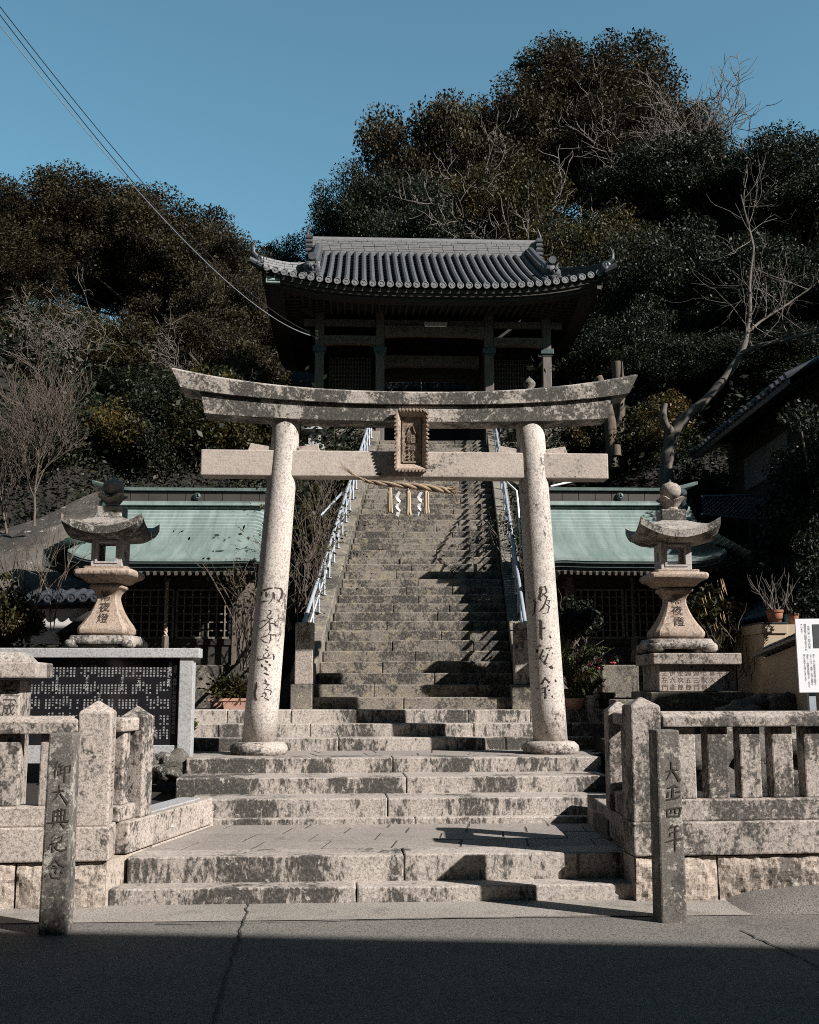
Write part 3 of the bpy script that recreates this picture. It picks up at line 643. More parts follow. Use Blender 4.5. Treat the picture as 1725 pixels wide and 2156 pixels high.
# cursive characters on the pillars
def pillar_fn(i):
    (bx, by), (tx, ty), rb, rt, sg = pil[i]
    def fn(x, y):
        r = TI.to_3x3() @ ray(x, y); o = TI @ Vector((0, 0, EYE)); t = (-.15 - o.y) / r.y
        for _ in range(4):
            q = o + r * t; u = (q.z - .12) / (ztop + .04 - .12); cx = bx + (tx - bx) * u; rr = rb + (rt - rb) * u + .0025
            dx = max(-rr * .99, min(rr * .99, q.x - cx)); t = (-math.sqrt(rr * rr - dx * dx) - o.y) / r.y
        q = o + r * t; return TT @ q
    return fn
kL = 1 / (3.593 * 1.9)
SL = [  # left pillar, four flowing characters
 [(362, 215, 6), (400, 215, 34), (470, 190, 22), (560, 185, 16), (625, 195, 26), (650, 240, 28), (635, 310, 26), (600, 370, 14), (565, 400, 4)], [(345, 250, 20), (350, 300, 26)], [(415, 240, 14), (425, 290, 34), (420, 325, 8)], [(515, 245, 16), (525, 285, 34), (535, 330, 20), (545, 352, 6)], [(520, 300, 6), (490, 370, 10), (455, 410, 14)], [(340, 385, 14), (395, 380, 22), (450, 370, 5)],
 [(450, 505, 10), (485, 515, 20), (480, 550, 26), (440, 580, 12)], [(440, 580, 10), (425, 600, 14), (465, 640, 14), (505, 620, 30), (480, 612, 10)], [(470, 620, 14), (455, 665, 16), (380, 735, 14), (320, 780, 16)], [(345, 660, 8), (400, 655, 20), (430, 640, 8)], [(460, 660, 16), (465, 690, 14), (530, 700, 20), (565, 740, 26)], [(470, 700, 12), (468, 770, 30), (475, 805, 10)], [(400, 800, 8), (440, 785, 10)], [(475, 805, 10), (450, 845, 14), (500, 862, 16), (558, 862, 20), (552, 885, 12)], [(340, 895, 8), (390, 888, 16), (450, 855, 12)], [(478, 860, 14), (480, 930, 20), (458, 978, 8), (420, 972, 6)], [(335, 915, 6), (380, 960, 14), (430, 975, 10)],
 [(440, 1025, 10), (445, 1045, 16)], [(400, 1070, 16), (445, 1090, 20)], [(445, 1100, 8), (380, 1145, 10), (370, 1180, 14), (420, 1190, 10), (460, 1155, 22), (450, 1120, 8)], [(275, 1180, 8), (305, 1222, 22), (360, 1210, 18), (440, 1195, 8), (490, 1192, 12)], [(510, 1130, 10), (528, 1170, 24), (525, 1220, 14)], [(400, 1232, 12), (435, 1252, 32), (445, 1262, 8)], [(345, 1280, 12), (358, 1312, 30), (370, 1325, 8)], [(455, 1275, 14), (470, 1300, 32), (478, 1310, 10)], [(390, 1320, 12), (415, 1345, 32), (432, 1375, 12)], [(380, 1408, 12), (425, 1425, 24), (455, 1442, 14)],
 [(275, 1540, 18), (275, 1600, 32), (250, 1700, 28), (255, 1760, 30), (280, 1805, 24)], [(400, 1500, 14), (410, 1535, 32), (422, 1550, 6)], [(370, 1550, 8), (420, 1565, 14), (462, 1580, 22)], [(440, 1585, 8), (420, 1620, 12), (380, 1650, 14), (440, 1645, 14), (490, 1670, 18), (480, 1715, 14), (460, 1728, 4)], [(400, 1685, 26), (355, 1710, 8)], [(395, 1690, 14), (420, 1722, 24)], [(340, 1745, 12), (375, 1740, 20)], [(420, 1725, 14), (385, 1765, 14), (440, 1790, 22), (455, 1805, 20)]]
strokes('carved_characters', sc(SL, 950 / 1.9, 2300 / 1.9, kL), pillar_fn(0), 'carve', pm[0])
kR = 1 / (1.4375 * 1.9)
SR = [  # right pillar: 海上安全 in the crop's pixels
 [(80, 1005, 6), (95, 1020, 12), (88, 1080, 10), (74, 1100, 2)], [(118, 935, 8), (128, 945, 16), (118, 1000, 12), (130, 1010, 6)], [(120, 932, 8), (152, 930, 10), (160, 960, 10), (130, 985, 5), (92, 1002, 6)], [(135, 968, 7), (160, 990, 9), (160, 1000, 5)], [(165, 985, 5), (140, 1050, 9), (120, 1070, 8), (150, 1025, 8), (175, 1045, 9), (165, 1080, 6), (135, 1085, 4)], [(150, 1005, 5), (178, 1010, 8), (170, 1030, 6)],
 [(118, 1118, 5), (128, 1130, 14), (128, 1225, 12)], [(130, 1170, 7), (152, 1168, 13)], [(84, 1245, 5), (130, 1228, 11), (180, 1218, 16), (186, 1226, 6)],
 [(118, 1262, 6), (124, 1275, 13)], [(105, 1290, 10), (100, 1310, 13)], [(110, 1295, 6), (160, 1285, 10), (190, 1280, 8), (172, 1298, 6)], [(140, 1290, 8), (120, 1340, 11), (150, 1370, 12), (185, 1392, 18), (196, 1402, 6)], [(168, 1315, 8), (150, 1360, 9), (104, 1402, 4)], [(95, 1345, 5), (140, 1330, 10), (196, 1312, 10)],
 [(152, 1450, 8), (135, 1485, 11), (100, 1520, 3)], [(150, 1455, 8), (172, 1480, 11), (212, 1470, 16), (216, 1476, 5)], [(132, 1515, 6), (170, 1500, 11), (160, 1512, 5)], [(150, 1505, 8), (155, 1560, 9)], [(138, 1538, 6), (178, 1525, 11)], [(106, 1582, 5), (150, 1568, 11), (195, 1562, 12), (190, 1556, 5)]]
strokes('carved_characters', sc(SR, 2077 / 1.9, 1700 / 1.9, kR), pillar_fn(1), 'carve', pm[1])
# ------------------------------------------------------------------ straw rope with tassels and paper streamers
RY = 11.93
rp = [P(733, 990, RY), P(752, 1004, RY), P(775, 1014, RY), P(805, 1018, RY - .02), P(850, 1022, RY - .03), P(890, 1025, RY - .03), P(930, 1031, RY - .02), P(948, 1033, RY)]
rr = [.005, .010, .018, .026, .031, .034, .034, .030]
rope = thing('sacred_rope', rp[4], 'twisted straw rope hung under the gate beam with tassels and paper streamers', 'straw rope')
def interp(pts, rad, u):
    k = u * (len(pts) - 1); i = min(int(k), len(pts) - 2); t = k - i
    return pts[i].lerp(pts[i + 1], t), rad[i] + (rad[i + 1] - rad[i]) * t
mb = MB()
for s_ in range(3):
    pts = []; rad = []
    for i in range(90):
        u = i / 89; c, r = interp(rp, rr, u); d = (interp(rp, rr, min(1, u + .02))[0] - interp(rp, rr, max(0, u - .02))[0]).normalized()
        a = d.cross(Vector((0, 1, 0))).normalized(); b = d.cross(a); t = u * 20 + s_ * 2.094
        pts.append(c + (a * math.cos(t) + b * math.sin(t)) * r * .55); rad.append(r * .62)
    mb.tube(pts, rad, 8)
mb.build('twisted_rope', 'straw', rope, smooth=True)
rg = random.Random(11); mb = MB(); e = rp[-1]; d = (rp[-1] - rp[-2]).normalized()
for i in range(60):
    o = Vector((rg.gauss(0, .4), rg.gauss(0, .8), rg.gauss(0, 1))) * .016; q = e + d * rg.uniform(.05, .10) + o * 2.2
    mb.tube([e - d * .03 + o, e + d * .03 + o * 1.2, q], [.003, .003, .002], 4)
e = rp[0]; d = (rp[0] - rp[1]).normalized()
for i in range(16):
    o = Vector((rg.gauss(0, .4), rg.gauss(0, .8), rg.gauss(0, 1))) * .008; q = e + d * rg.uniform(.04, .13) + o * 3
    mb.tube([e + o - d * .06, e + o, q], [.003, .002, .001], 4)
mb.build('frayed_end', 'straw', rope)
for (x, y0, y1) in ((821, 1027, 1078), (860, 1028, 1081), (898, 1028, 1079)):
    mb = MB(); a = P(x, y0, RY - .03); b = P(x, y1, RY - .04)
    for i in range(46):
        t = rg.uniform(0, 6.28); q = math.sqrt(rg.random()); o = Vector((math.cos(t), math.sin(t), 0)) * q
        mb.tube([a + o * .020, a.lerp(b, .13) + o * .014, a.lerp(b, .2) + o * .022, a.lerp(b, .8) + o * .026, b + o * .033 + Vector((0, 0, rg.uniform(-.02, .01)))], .005, 4)
    mb.tube([a.lerp(b, .11), a.lerp(b, .16)], .018, 10)
    mb.build('tassel', 'straw_pale', rope)
for (x, y0, sg) in ((838, 1034, 1), (884, 1034, 1)):
    mb = MB()
    c = Vector(P(x, y0, RY - .03)); s_ = .84 / F_ * RY * 1.02
    px = [(0, 0), (5, 1), (-2, 12), (-9, 17), (-9, 17), (3, 21), (9, 23), (0, 36), (-7, 42), (-7, 42), (4, 44), (7, 47), (0, 62), (-6, 65)]
    sec = [[(2, 0), (9, 3), (1, 17), (-8, 14)], [(-8, 15), (1, 17), (9, 24), (7, 30), (-2, 25)], [(1, 22), (9, 25), (1, 42), (-8, 38)], [(-8, 39), (0, 40), (9, 48), (6, 52), (-3, 46)], [(0, 45), (8, 49), (2, 65), (-7, 60)]]
    for i, q in enumerate(sec):
        y = -.012 * (i % 2) ; mb.add([c + Vector((u * s_ * .8, y + .006 * (u / 8) * (1 if i % 2 else -1), -v * s_)) for u, v in q], [tuple(range(len(q)))])
    o = mb.build('paper_streamer', 'white', rope); m = o.modifiers.new('t', 'SOLIDIFY'); m.thickness = .002
# ------------------------------------------------------------------ long stair
SY, RISE, TREAD, NST, SX = 13.80, .148, .30, 40, 1.25
def ax(Y): return .03 + (Y - 13.5) * .0435
def sz(Y): return 1.245 + RISE + (Y - SY) * RISE / TREAD
S = MB(); rg = random.Random(8)
for i in range(NST):
    Y = SY + TREAD * i; z = 1.245 + RISE * (i + 1); c = ax(Y); js = [c + rg.uniform(-.25, .35)] if i % 2 == 0 else [c + rg.uniform(-.6, -.2), c + rg.uniform(.4, .8)]
    xs = [c - SX] + js + [c + SX]
    for a, b in zip(xs[:-1], xs[1:]):
        dy = rg.uniform(-.012, .012); S.box(a + .003, b - .003, Y + dy, Y + TREAD + .06, z - RISE - .03, z + rg.uniform(-.006, .006))
tag(S.build('stair_flight', 'stair', bevel=.014), kind='structure')
YE = SY + TREAD * NST
S = MB()
for s_ in (-1, 1):
    for i in range(12):
        Y0 = 14.05 + i * (YE - 14.05) / 12; Y1 = Y0 + (YE - 14.05) / 12 - .012
        q = lambda Y: ax(Y) + s_ * (SX + .008)
        S.add([(q(Y) + dx * s_, Y, sz(Y) + dz) for Y in (Y0, Y1) for dx, dz in ((0, -.5), (0, .16), (.28, .16), (.28, -1.4))],
              [(0, 1, 2, 3), (7, 6, 5, 4), (0, 4, 5, 1), (1, 5, 6, 2), (2, 6, 7, 3), (3, 7, 4, 0)])
tag(S.build('stair_kerb', 'wallstone', bevel=.015), kind='structure')
def end_post(px, label, ch):
    Y = 13.72; a, b = P(px[0], 1440, Y), P(px[1], 1440, Y); wd = b.x - a.x; zt_ = ZY(1310, Y); zm = ZY(1441, Y)
    th = thing('stair_post', ((a.x + b.x) / 2, Y, 1.245), label, 'stone post')
    mb = MB(); mb.box(a.x, b.x, Y, Y + .24, zm, zt_); sh = mb.build('shaft', 'fence', th, bevel=.01)
    mb = MB(); mb.box(a.x - .045, b.x - .0, Y - .03, Y + .30, 1.2, zm - .002); mb.build('plinth', 'wallstone', th, bevel=.012)
    text_part('carved_character', [(ch, (a.x + b.x) / 2, ZY(1338, Y))], Matrix.Translation((0, Y, 0)), .185, 'groove_shade_grime_mid', sh)
end_post((620, 658), 'short square post left of the long stair carved with one character', '納')
end_post((1085, 1124), 'short square post right of the long stair, half behind the gate pillar', '奉')
# handrails
for s_, lab in ((-1, 'galvanised pipe handrail along the left side of the long stair'), (1, 'galvanised pipe handrail along the right side of the long stair')):
    th = thing('handrail', (ax(14.4) + s_ * 1.42, 14.4, 1.6), lab, 'handrail')
    X = lambda Y: ax(Y) + s_ * (SX + .16); rl = lambda Y, h: (X(Y), Y, sz(Y) + .16 + h)
    mb = MB(); mb.tube([rl(14.0, .50), rl(14.1, .53), rl(YE - .2, .53), rl(YE + .7, .53 - .33)], .027, 10); mb.build('top_rail', 'steel', th, smooth=True)
    mb = MB(); mb.tube([rl(14.1, .27), rl(YE - .2, .27)], .015, 8); mb.build('mid_rail', 'steel', th, smooth=True)
    Y = 14.55
    while Y < YE - .1:
        mb = MB(); mb.tube([rl(Y, -.02), rl(Y, .53)], .0165, 8); mb.tube([rl(Y, 0), rl(Y, .012)], .04, 8); mb.build('post', 'steel', th, smooth=False); Y += .62
# ------------------------------------------------------------------ stone lanterns
def lantern(cx, Y, ybase, px, label, zadd=0):
    """px: metres per photo pixel at this distance; rows are photo rows of the right lantern"""
    z = lambda y: ZY(y, Y)
    th = thing('stone_lantern', (cx, Y, z(ybase)), label, 'stone lantern', 'tall stone lanterns')
    T = Matrix.Translation((cx, Y, 0))
    yo = ybase - 1373
    zz = lambda y: z(y + yo)
    # foot: table-like slab with curled legs and a scalloped apron
    mb = MB(T); h0, h1 = zz(1373), zz(1347)
    mb.lathe([(.36, .028), (.385, .045), (.385, .085), (.35, h1 - h0)], 40, (0, 0, h0), sq=7)
    for sx in (-1, 1):
        for sy in (-1, 1): mb.lathe([(.075, -.005), (.10, .02), (.10, .06), (.08, .09)], 12, (sx * .30, sy * .30, h0))
    mb.build('foot', 'lantern_roof', th, smooth=True, bevel=0)
    # flared stem
    mb = MB(T); s0, s1 = zz(1346.5), zz(1238)
    prof = [(.20, 0), (.285, .012), (.305, .055), (.295, .10), (.235, .19), (.18, .29), (.142, .39), (.125, .46), (.13, .51), (.165, .565), (.20, .595), (.195, .63), (.15, .645)]
    k = (s1 - s0) / .645; mb.sq([(r * .92, q * k) for r, q in dense(prof)], (0, 0, s0), .14)
    stm = mb.build('stem', 'lantern_warm', th, smooth=True, sharp=33)
    # middle platform
    mb = MB(T); p0, p1 = zz(1238.5), zz(1203)
    k = (p1 - p0)
    mb.sq(dense([(.16, 0), (.21, .06 * k), (.26, .28 * k), (.315, .40 * k), (.335, .60 * k), (.32, .80 * k), (.25, .86 * k), (.245, k), (.16, k)], 3), (0, 0, p0), .10)
    mb.build('middle_platform', 'lantern_warm', th, smooth=True, sharp=36)
    # fire box with square openings
    mb = MB(T); b0, b1 = zz(1202.5), zz(1137); h = .178; o = .108; kk = b1 - b0; lo, hi = zz(1192), zz(1153)
    mb.box(-h, h, -h, h, b0, lo); mb.box(-h, h, -h, h, hi, b1)
    for sx in (-1, 1):
        for sy in (-1, 1):
            x0, x1 = sorted((sx * o, sx * h)); y0, y1 = sorted((sy * o, sy * h)); mb.box(x0, x1, y0, y1, lo - .002, hi + .002)
    # closed side walls with round moon openings left as rings
    for sx in (-1, 1):
        x0, x1 = sorted((sx * (h - .03), sx * (h - .002)))
        n = 16; cz = (lo + hi) / 2; R_ = .062
        ring = [(math.cos(2 * math.pi * i / n) * R_, math.sin(2 * math.pi * i / n) * R_) for i in range(n)]
        sqr = []
        for (a, b) in ring:
            m_ = max(abs(a) / o, abs(b) / ((hi - lo) / 2)); sqr.append((a / m_, b / m_))
        for i in range(n):
            j = (i + 1) % n
            mb.add([(x, q[0], cz + q[1]) for x in (x0, x1) for q in (ring[i], ring[j], sqr[j], sqr[i])], [(0, 1, 2, 3), (7, 6, 5, 4), (0, 4, 5, 1), (2, 6, 7, 3)])
    mb.build('fire_box', 'lantern_box', th, bevel=.006)
    # frame round the front opening
    mb = MB(T)
    for sy in (-1,):
        y0, y1 = -h - .010, -h - .0
        mb.box(-o - .022, o + .022, y0, y1, lo - .022, lo - .001); mb.box(-o - .022, o + .022, y0, y1, hi + .001, hi + .022)
        mb.box(-o - .022, -o + .001, y0, y1, lo - .001, hi + .001); mb.box(o - .001, o + .022, y0, y1, lo - .001, hi + .001)
    mb.build('window_frame', 'lantern_box', th)
    # roof with upswept corners
    mb = MB(T); r0, r1 = zz(1148), zz(1082); E = .455; n = 12
    def roofpt(u, v, t):  # u,v in -1..1 on the square, t: top surface
        c = max(abs(u), abs(v)); cor = (abs(u) * abs(v)) ** 2
        zt = zz(1093) - (zz(1093) - zz(1126)) * c ** 1.45 + .150 * cor * c ** 2
        zu = zz(1141) - (zz(1141) - zz(1147)) * min(1, (1 - c) * 3) + .150 * cor * c ** 2
        return (u * E, v * E, zt if t else zu)
    gv = np.linspace(-1, 1, 2 * n + 1)
    top = [[roofpt(u, v, 1) for v in gv] for u in gv]; bot = [[roofpt(u, v, 0) for v in gv] for u in gv]
    mb.grid(top); mb.grid(bot)
    for sd_ in (0, -1):
        mb.grid([top[sd_], bot[sd_]]); mb.grid([[r[sd_] for r in top], [r[sd_] for r in bot]])
    mb.build('roof', 'lantern_roof', th, smooth=True, sharp=42)
    mb = MB(T); q0, q1 = zz(1096), zz(1076); mb.box(-.145, .145, -.145, .145, q0 - .02, q1); mb.build('block', 'lantern_roof', th, bevel=.012)
    # lotus collar: four petals
    mb = MB(T); c0, c1 = zz(1076), zz(1048); H = c1 - c0
    mb.lathe([(.07, -.004), (.085, H * .12), (.075, H * .35), (.05, H * .6), (.04, H + .02)], 16, (0, 0, c0))
    for i in range(4):
        a = i * math.pi / 2 + math.pi / 4; d = Vector((math.cos(a), math.sin(a), 0)); s_ = Vector((-d.y, d.x, 0)); b = Vector((0, 0, c0))
        row = [[b + d * (r_ - .035 * abs(q) ** 2) + s_ * (w_ * q) + Vector((0, 0, H * h_ - H * .25 * abs(q) ** 2 * (h_ > .9))) for q in (-1, -.5, 0, .5, 1)] for r_, w_, h_ in ((.05, .045, .02), (.085, .075, .3), (.125, .095, .62), (.185, .07, 1.0))]
        mb.grid(row); mb.grid([[p - d * .03 + Vector((0, 0, .004)) for p in r_] for r_ in row]); mb.grid([row[-1], [p - d * .03 + Vector((0, 0, .004)) for p in row[-1]]])
    mb.build('lotus_collar', 'lantern', th)
    mb = MB(T); f0 = zz(1048); kf = (zz(1010) - f0) / .21
    mb.lathe([(.04, -.015), (.085, .0), (.118, .035), (.125, .08), (.118, .12), (.085, .155), (.04, .172), (.018, .185), (.012, .20), (.004, .21)], 28, (0, 0, f0 * 1.0)) if False else mb.lathe([(r, q * kf) for r, q in ((.04, -.015), (.09, .0), (.118, .035), (.125, .08), (.118, .12), (.085, .155), (.04, .172), (.018, .185), (.012, .20), (.004, .21))], 28, (0, 0, f0))
    mb.build('jewel', 'lantern', th, smooth=True)
    # inscription lying on the concave front of the stem
    mb = MB(T); ss = (s1 - s0) / .645
    def front(zl):
        for (r, q), (r2, q2) in zip(prof[:-1], prof[1:]):
            if q * ss <= zl <= q2 * ss and q2 > q: return .92 * (r + (r2 - r) * (zl / ss - q) / (q2 - q))
        return .2
    for i, (ch, zc_, sz_) in enumerate((('常', .48, .125), ('夜', .34, .13), ('燈', .20, .13))):
        vs, fs = glyph(ch)
        mb.add([((vx - .5) * sz_, -front((zc_ + (vy - .38) * sz_) * ss) * .985 - .012, s0 + (zc_ + (vy - .38) * sz_) * ss) for vx, vy in vs], fs)
    mb.build('carved_inscription', 'carve', stm)
    return th, zz
LY = 13.0
pxm = LY / F_ * 1.0
rl, zzr = lantern(P(1421, 1300, LY).x, LY, 1373, pxm, 'stone lantern right of the stair on a carved pedestal in front of the copper roof')
ll, zzl = lantern(P(228, 1300, 12.9).x, 12.9, 1366, pxm, 'stone lantern on the left rising from behind the black name monument')
# right lantern's pedestal: a separate stack of blocks
T = Matrix.Translation((P(1447, 1400, LY).x, LY, 0)); z = lambda y: ZY(y, LY - .5)
pd = thing('lantern_pedestal', T.translation + Vector((0, 0, 1.0)), 'stepped granite pedestal with rows of carved names under the right lantern', 'pedestal')
mb = MB(T); mb.box(-.50, .48, -.52, .46, z(1399), z(1375)); mb.build('cap_stone', 'lantern', pd, bevel=.01)
mb = MB(T); mb.box(-.43, .43, -.45, .42, z(1456) - .0, z(1399) - .001); bd = mb.build('name_block', 'lantern', pd, bevel=.008)
mb = MB(T); mb.box(-.56, .58, -.60, .5, .6, z(1457)); mb.build('footing', 'wallstone', pd, bevel=.015)
cols = [('世話', .385, z(1408), 0)]
TT2 = T @ Matrix.Translation((0, -.45, 0))
text_part('carved_names', [(s_, -.365 + .088 * i, z(1417)) for i, s_ in enumerate(('之左門', '伊六衛', '金次郎', '源五郎', '源三門', '七次郎', '喜久郎', '平太', '長左'))], TT2, .072, 'groove_shade_grime_mid', bd, .078)
text_part('carved_heading', [('世話', .385, z(1407))], TT2, .09, 'groove_shade_grime_mid', bd, .095)
mb = MB(T); mb.box(.325, .329, -.4525, -.40, z(1456), z(1400)); mb.build('joint_line', 'groove_shade_grime_mid', bd)
# low blocks beside the pedestal
for lab, (x0, x1, y0, y1, Yq) in (('low granite block left of the right lantern pedestal', (1296, 1345, 1473, 1505, 12.4)), ('square granite block behind the pots by the pedestal', (1268, 1345, 1400, 1470, 13.9))):
    a, b = P(x0, y1, Yq), P(x1, y0, Yq); mb = MB(); mb.box(a.x, b.x, Yq, Yq + .4, a.z, b.z); tag(mb.build('granite_block', 'wallstone', loc=(a.x, Yq, a.z), bevel=.015), lab, 'stone block')
# ------------------------------------------------------------------ black name monument
MY = 11.75; T = frame(P(400, 1596, MY), R(3)); zb0 = T.translation.z; Hm = ZY(1365, MY) - zb0
mo = thing('name_monument', T.translation, 'black polished name board in a grey granite frame left of the steps', 'monument')
mb = MB(T); mb.box(-2.5, .075, -.06, .20, Hm - .10, Hm); mb.build('cap_beam', 'grey_granite', mo, bevel=.008)
mb = MB(T); mb.box(-.13, .012, -.03, .17, -.05, Hm - .101); mb.build('side_post', 'grey_granite', mo, bevel=.006)
mb = MB(T); mb.box(-2.5, -.131, -.005, .17, -.05, .13); mb.build('sill_beam', 'grey_granite', mo, bevel=.006)
mbk, tb2, bs2 = newmat('polished black granite'); bs2.inputs['Base Color'].default_value = (.012, .012, .014, 1); bs2.inputs['Roughness'].default_value = .12; M['blackgranite'] = mbk
mb = MB(T); mb.box(-2.5, -.132, .03, .10, .131, Hm - .102); bp = mb.build('black_panel', 'blackgranite', mo)
M['engraved_white'] = plain('white engraving', (.62, .62, .62), (.30, .30, .30), .9, 40)
TB = T @ Matrix.Translation((0, .03, 0)); rg = random.Random(4)
fam = '山川前田中磯部木村石井大西原沢松本谷口藤島浜岡林野上小坂北南東高橋安森清水吉竹内'; giv = '一二三正明義雄男夫子次郎太和弘勝利久安助吉平清実茂進武博幸'
lines = []
px = lambda x: (x - 400) / F_ * MY * 1.02
zr_ = lambda y: ZY(y, MY) - zb0
rows = [(1407, 3, (95, 350)), (1443, 3, (50, 350)), (1474, 3, (50, 352)), (1508, 3, (50, 352)), (1538, 3, (318, 352))]
for (y, n, (xa, xb)) in rows:
    x = xb
    while x > xa:
        if rg.random() < .88:
            s_ = rg.choice(fam) + rg.choice(fam) + (' ' if rg.random() < .25 else rg.choice(giv)) + rg.choice(giv)
            lines.append((s_[:n + 1], px(x), zr_(y - rg.choice((0, 0, 0, 6)))))
        x -= 7.0
text_part('engraved_names', lines, TB, .0215, 'engraved_white', bp, .0262)
text_part('engraved_amounts', [('三百万円', px(354), zr_(1397)), ('五十万円', px(127), zr_(1429)), ('三十万円', px(187), zr_(1429)), ('三十万円', px(258), zr_(1429)), ('三十万円', px(213), zr_(1463)), ('十万円', px(326), zr_(1533)), ('一万円', px(292), zr_(1428)), ('二万円', px(352), zr_(1428))], TB, .036, 'engraved_white', bp, .037)
text_part('engraved_title', [('沼島八幡神社神馬像再建寄付者芳名', px(364), zr_(1404))], TB, .044, 'engraved_white', bp, .0445)
# rubble under the monument
rg = random.Random(9)
for i in range(9):
    x = 395 - i * 27 + rg.uniform(-5, 5); c = P(x, 1618 + rg.uniform(-6, 10), 11.55); mb = MB(); mb.rock((c.x, c.y, c.z), rg.uniform(.13, .2), i, 3, (1.1, .8, .85), .5)
    tag(mb.build('boulder', 'boulder', loc=c, smooth=True), 'dark rubble stone in the low bank under the black monument', 'boulder', 'stones under the name monument')
# far-left stele
SY_ = 9.6; a = P(0, 1450, SY_); T = frame((P(43, 1450, SY_).x, SY_, 0), R(8))
st = thing('stone_stele', (T.translation.x, SY_, .4), 'capped stone pillar with carved characters at the left edge behind the fence', 'stele')
zz2 = lambda y: ZY(y, SY_)
mb = MB(T); mb.box(-.55, .0, .0, .5, .35, zz2(1432)); sh = mb.build('shaft', 'fence', st, bevel=.012)
mb = MB(T); mb.box(-.72, .155, -.14, .64, zz2(1428), zz2(1394)); mb.build('cap_stone', 'fence', st, bevel=.015)
mb = MB(T); mb.box(-.60, .05, -.05, .55, zz2(1394), zz2(1372), (.08, .08)); mb.build('cap_top', 'lantern_roof', st, bevel=.015)
text_part('carved_characters', [('三成', -.085, zz2(1463))], T, .115, 'carve', sh, .12)
# ------------------------------------------------------------------ copper roofed side halls
def hall(T, W, sg, label, yr, ropex):
    """T: ground point under the middle of the front eave; sg=+1: outer side is +x"""
    O = T.translation; Ye = O.y; th = thing('shrine_hall', O, label, 'shrine hall')
    ze = ZY(1176, Ye) - O.z; D = 1.7; zr = ZY(1060, Ye + D) - O.z
    def prof(t): return ze + (zr - ze) * (.62 * t + .38 * t * t) - .045 * math.sin(math.pi * t)
    def roofz(x, t):
        s_ = max(0, (-sg * x - (W - .28)) / .28); o = max(0, (sg * x - (W - .5)) / .5)
        return prof(t) - .16 * s_ ** 2.2 * (1 if t > .02 else .2) + .10 * o ** 3 * (1 - t) + .03 * (abs(x) / W) ** 4 * (1 - t)
    n = 22; xs = np.linspace(-W, W, 33); mb = MB(T)
    for side in (0, 1):
        for i in range(n):
            t0, t1 = i / n, (i + 1) / n; y = lambda t: (D * t if not side else 2 * D - D * t)
            r0 = [(x, y(t0), roofz(x, t0)) for x in xs]; r1 = [(x, y(t1), roofz(x, t1) - .036) for x in xs]; lo = [(x, y(t0) + .004, roofz(x, t0) - .038) for x in xs]
            mb.grid([lo, r0, r1])
    # skirt roof on the outer side
    for i in range(9):
        t0, t1 = i / 9, (i + 1) / 9; f = lambda t: sg * (W + .34 - .62 * t); fz = lambda t, y: ze + .02 + (zr - ze) * .42 * t + .10 * (abs(y - D) / D) ** 3 * (1 - t)
        ys = np.linspace(.02, 2 * D - .02, 13)
        a = [(f(t0), y, fz(t0, y)) for y in ys]; b = [(f(t1), y, fz(t1, y) - .014) for y in ys]; c = [(f(t0), y, fz(t0, y) - .016) for y in ys]; mb.grid([c, a, b])
    mb.build('roof', 'copper', th)
    # fascia and eave boards
    mb = MB(T)
    for k, (dy, dz, h) in enumerate(((.015, -.02, .05), (.05, -.072, .05), (.09, -.124, .05))):
        rows = [[(x, dy, roofz(x, 0) + dz), (x, dy, roofz(x, 0) + dz - h), (x, dy + .3, roofz(x, 0) + dz - h)] for x in xs]; mb.grid(rows)
    for s_ in (-1, 1):
        rows = [[(s_ * W, D * t, roofz(s_ * W, t) - .02), (s_ * W, D * t, roofz(s_ * W, t) - .17), (s_ * (W - .12), D * t, roofz(s_ * W, t) - .19)] for t in np.linspace(0, 1, 12)]; mb.grid(rows)
        rows = [[(s_ * W, 2 * D - D * t, roofz(s_ * W, t) - .02), (s_ * W, 2 * D - D * t, roofz(s_ * W, t) - .17), (s_ * (W - .12), 2 * D - D * t, roofz(s_ * W, t) - .19)] for t in np.linspace(0, 1, 12)]; mb.grid(rows)
    xo = sg * (W + .34); mb.grid([[(xo, y, ze + .02 + .1 * (abs(y - D) / D) ** 3 - .018), (xo, y, ze - .11), (sg * (W - .3), y, ze - .13)] for y in np.linspace(.02, 2 * D - .02, 9)])
    mb.build('eave_board', 'copper_dark', th)
    # ridge
    rz = zr - .03; zt_ = ZY(1029, Ye + D) - O.z; h = zt_ - rz
    mb = MB(T); mb.box(-W + .04, W - .12 if sg > 0 else W - .04, D - .13, D + .13, rz, rz + h * .72); rd = mb.build('ridge', 'copper_brown', th)
    mb = MB(T); L0, L1 = (-W - .02, W + .10) if sg > 0 else (-W - .10, W + .02)
    rows = []
    for x in np.linspace(L0, L1, 15):
        up = .10 * max(0, (sg * x - (W - .5)) / .6) ** 2; z0 = rz + h * .78 + up
        rows.append([(x, D - .17, z0), (x, D - .19, z0 + h * .16), (x, D, z0 + h * .28), (x, D + .19, z0 + h * .16), (x, D + .17, z0), (x, D - .17, z0)])
    mb.grid(rows); mb.add(rows[0][:5], [tuple(range(5))]); mb.add(rows[-1][:5], [tuple(range(5))]); mb.build('ridge_cap', 'copper', rd)
    mb = MB(T); mb.box(-W + .02, W - .1, D - .15, D + .15, rz + h * .10, rz + h * .15); mb.box(-W + .02, W - .1, D - .165, D + .165, rz - .02, rz + .02); mb.build('ridge_batten', 'copper', rd)
    mb = MB(T)
    for i in range(9): x = -W + .2 + i * (2 * W - .4) / 8; mb.box(x - .003, x + .003, D - .133, D - .1, rz, rz + h * .7)
    mb.build('ridge_seam', 'dark', rd)
    ex = T.inverted() @ P(*yr, Ye + D); mb = MB(T @ Matrix.Translation((ex.x, D - .13, rz + h * .45)) @ Matrix.Rotation(R(90), 4, 'X'))
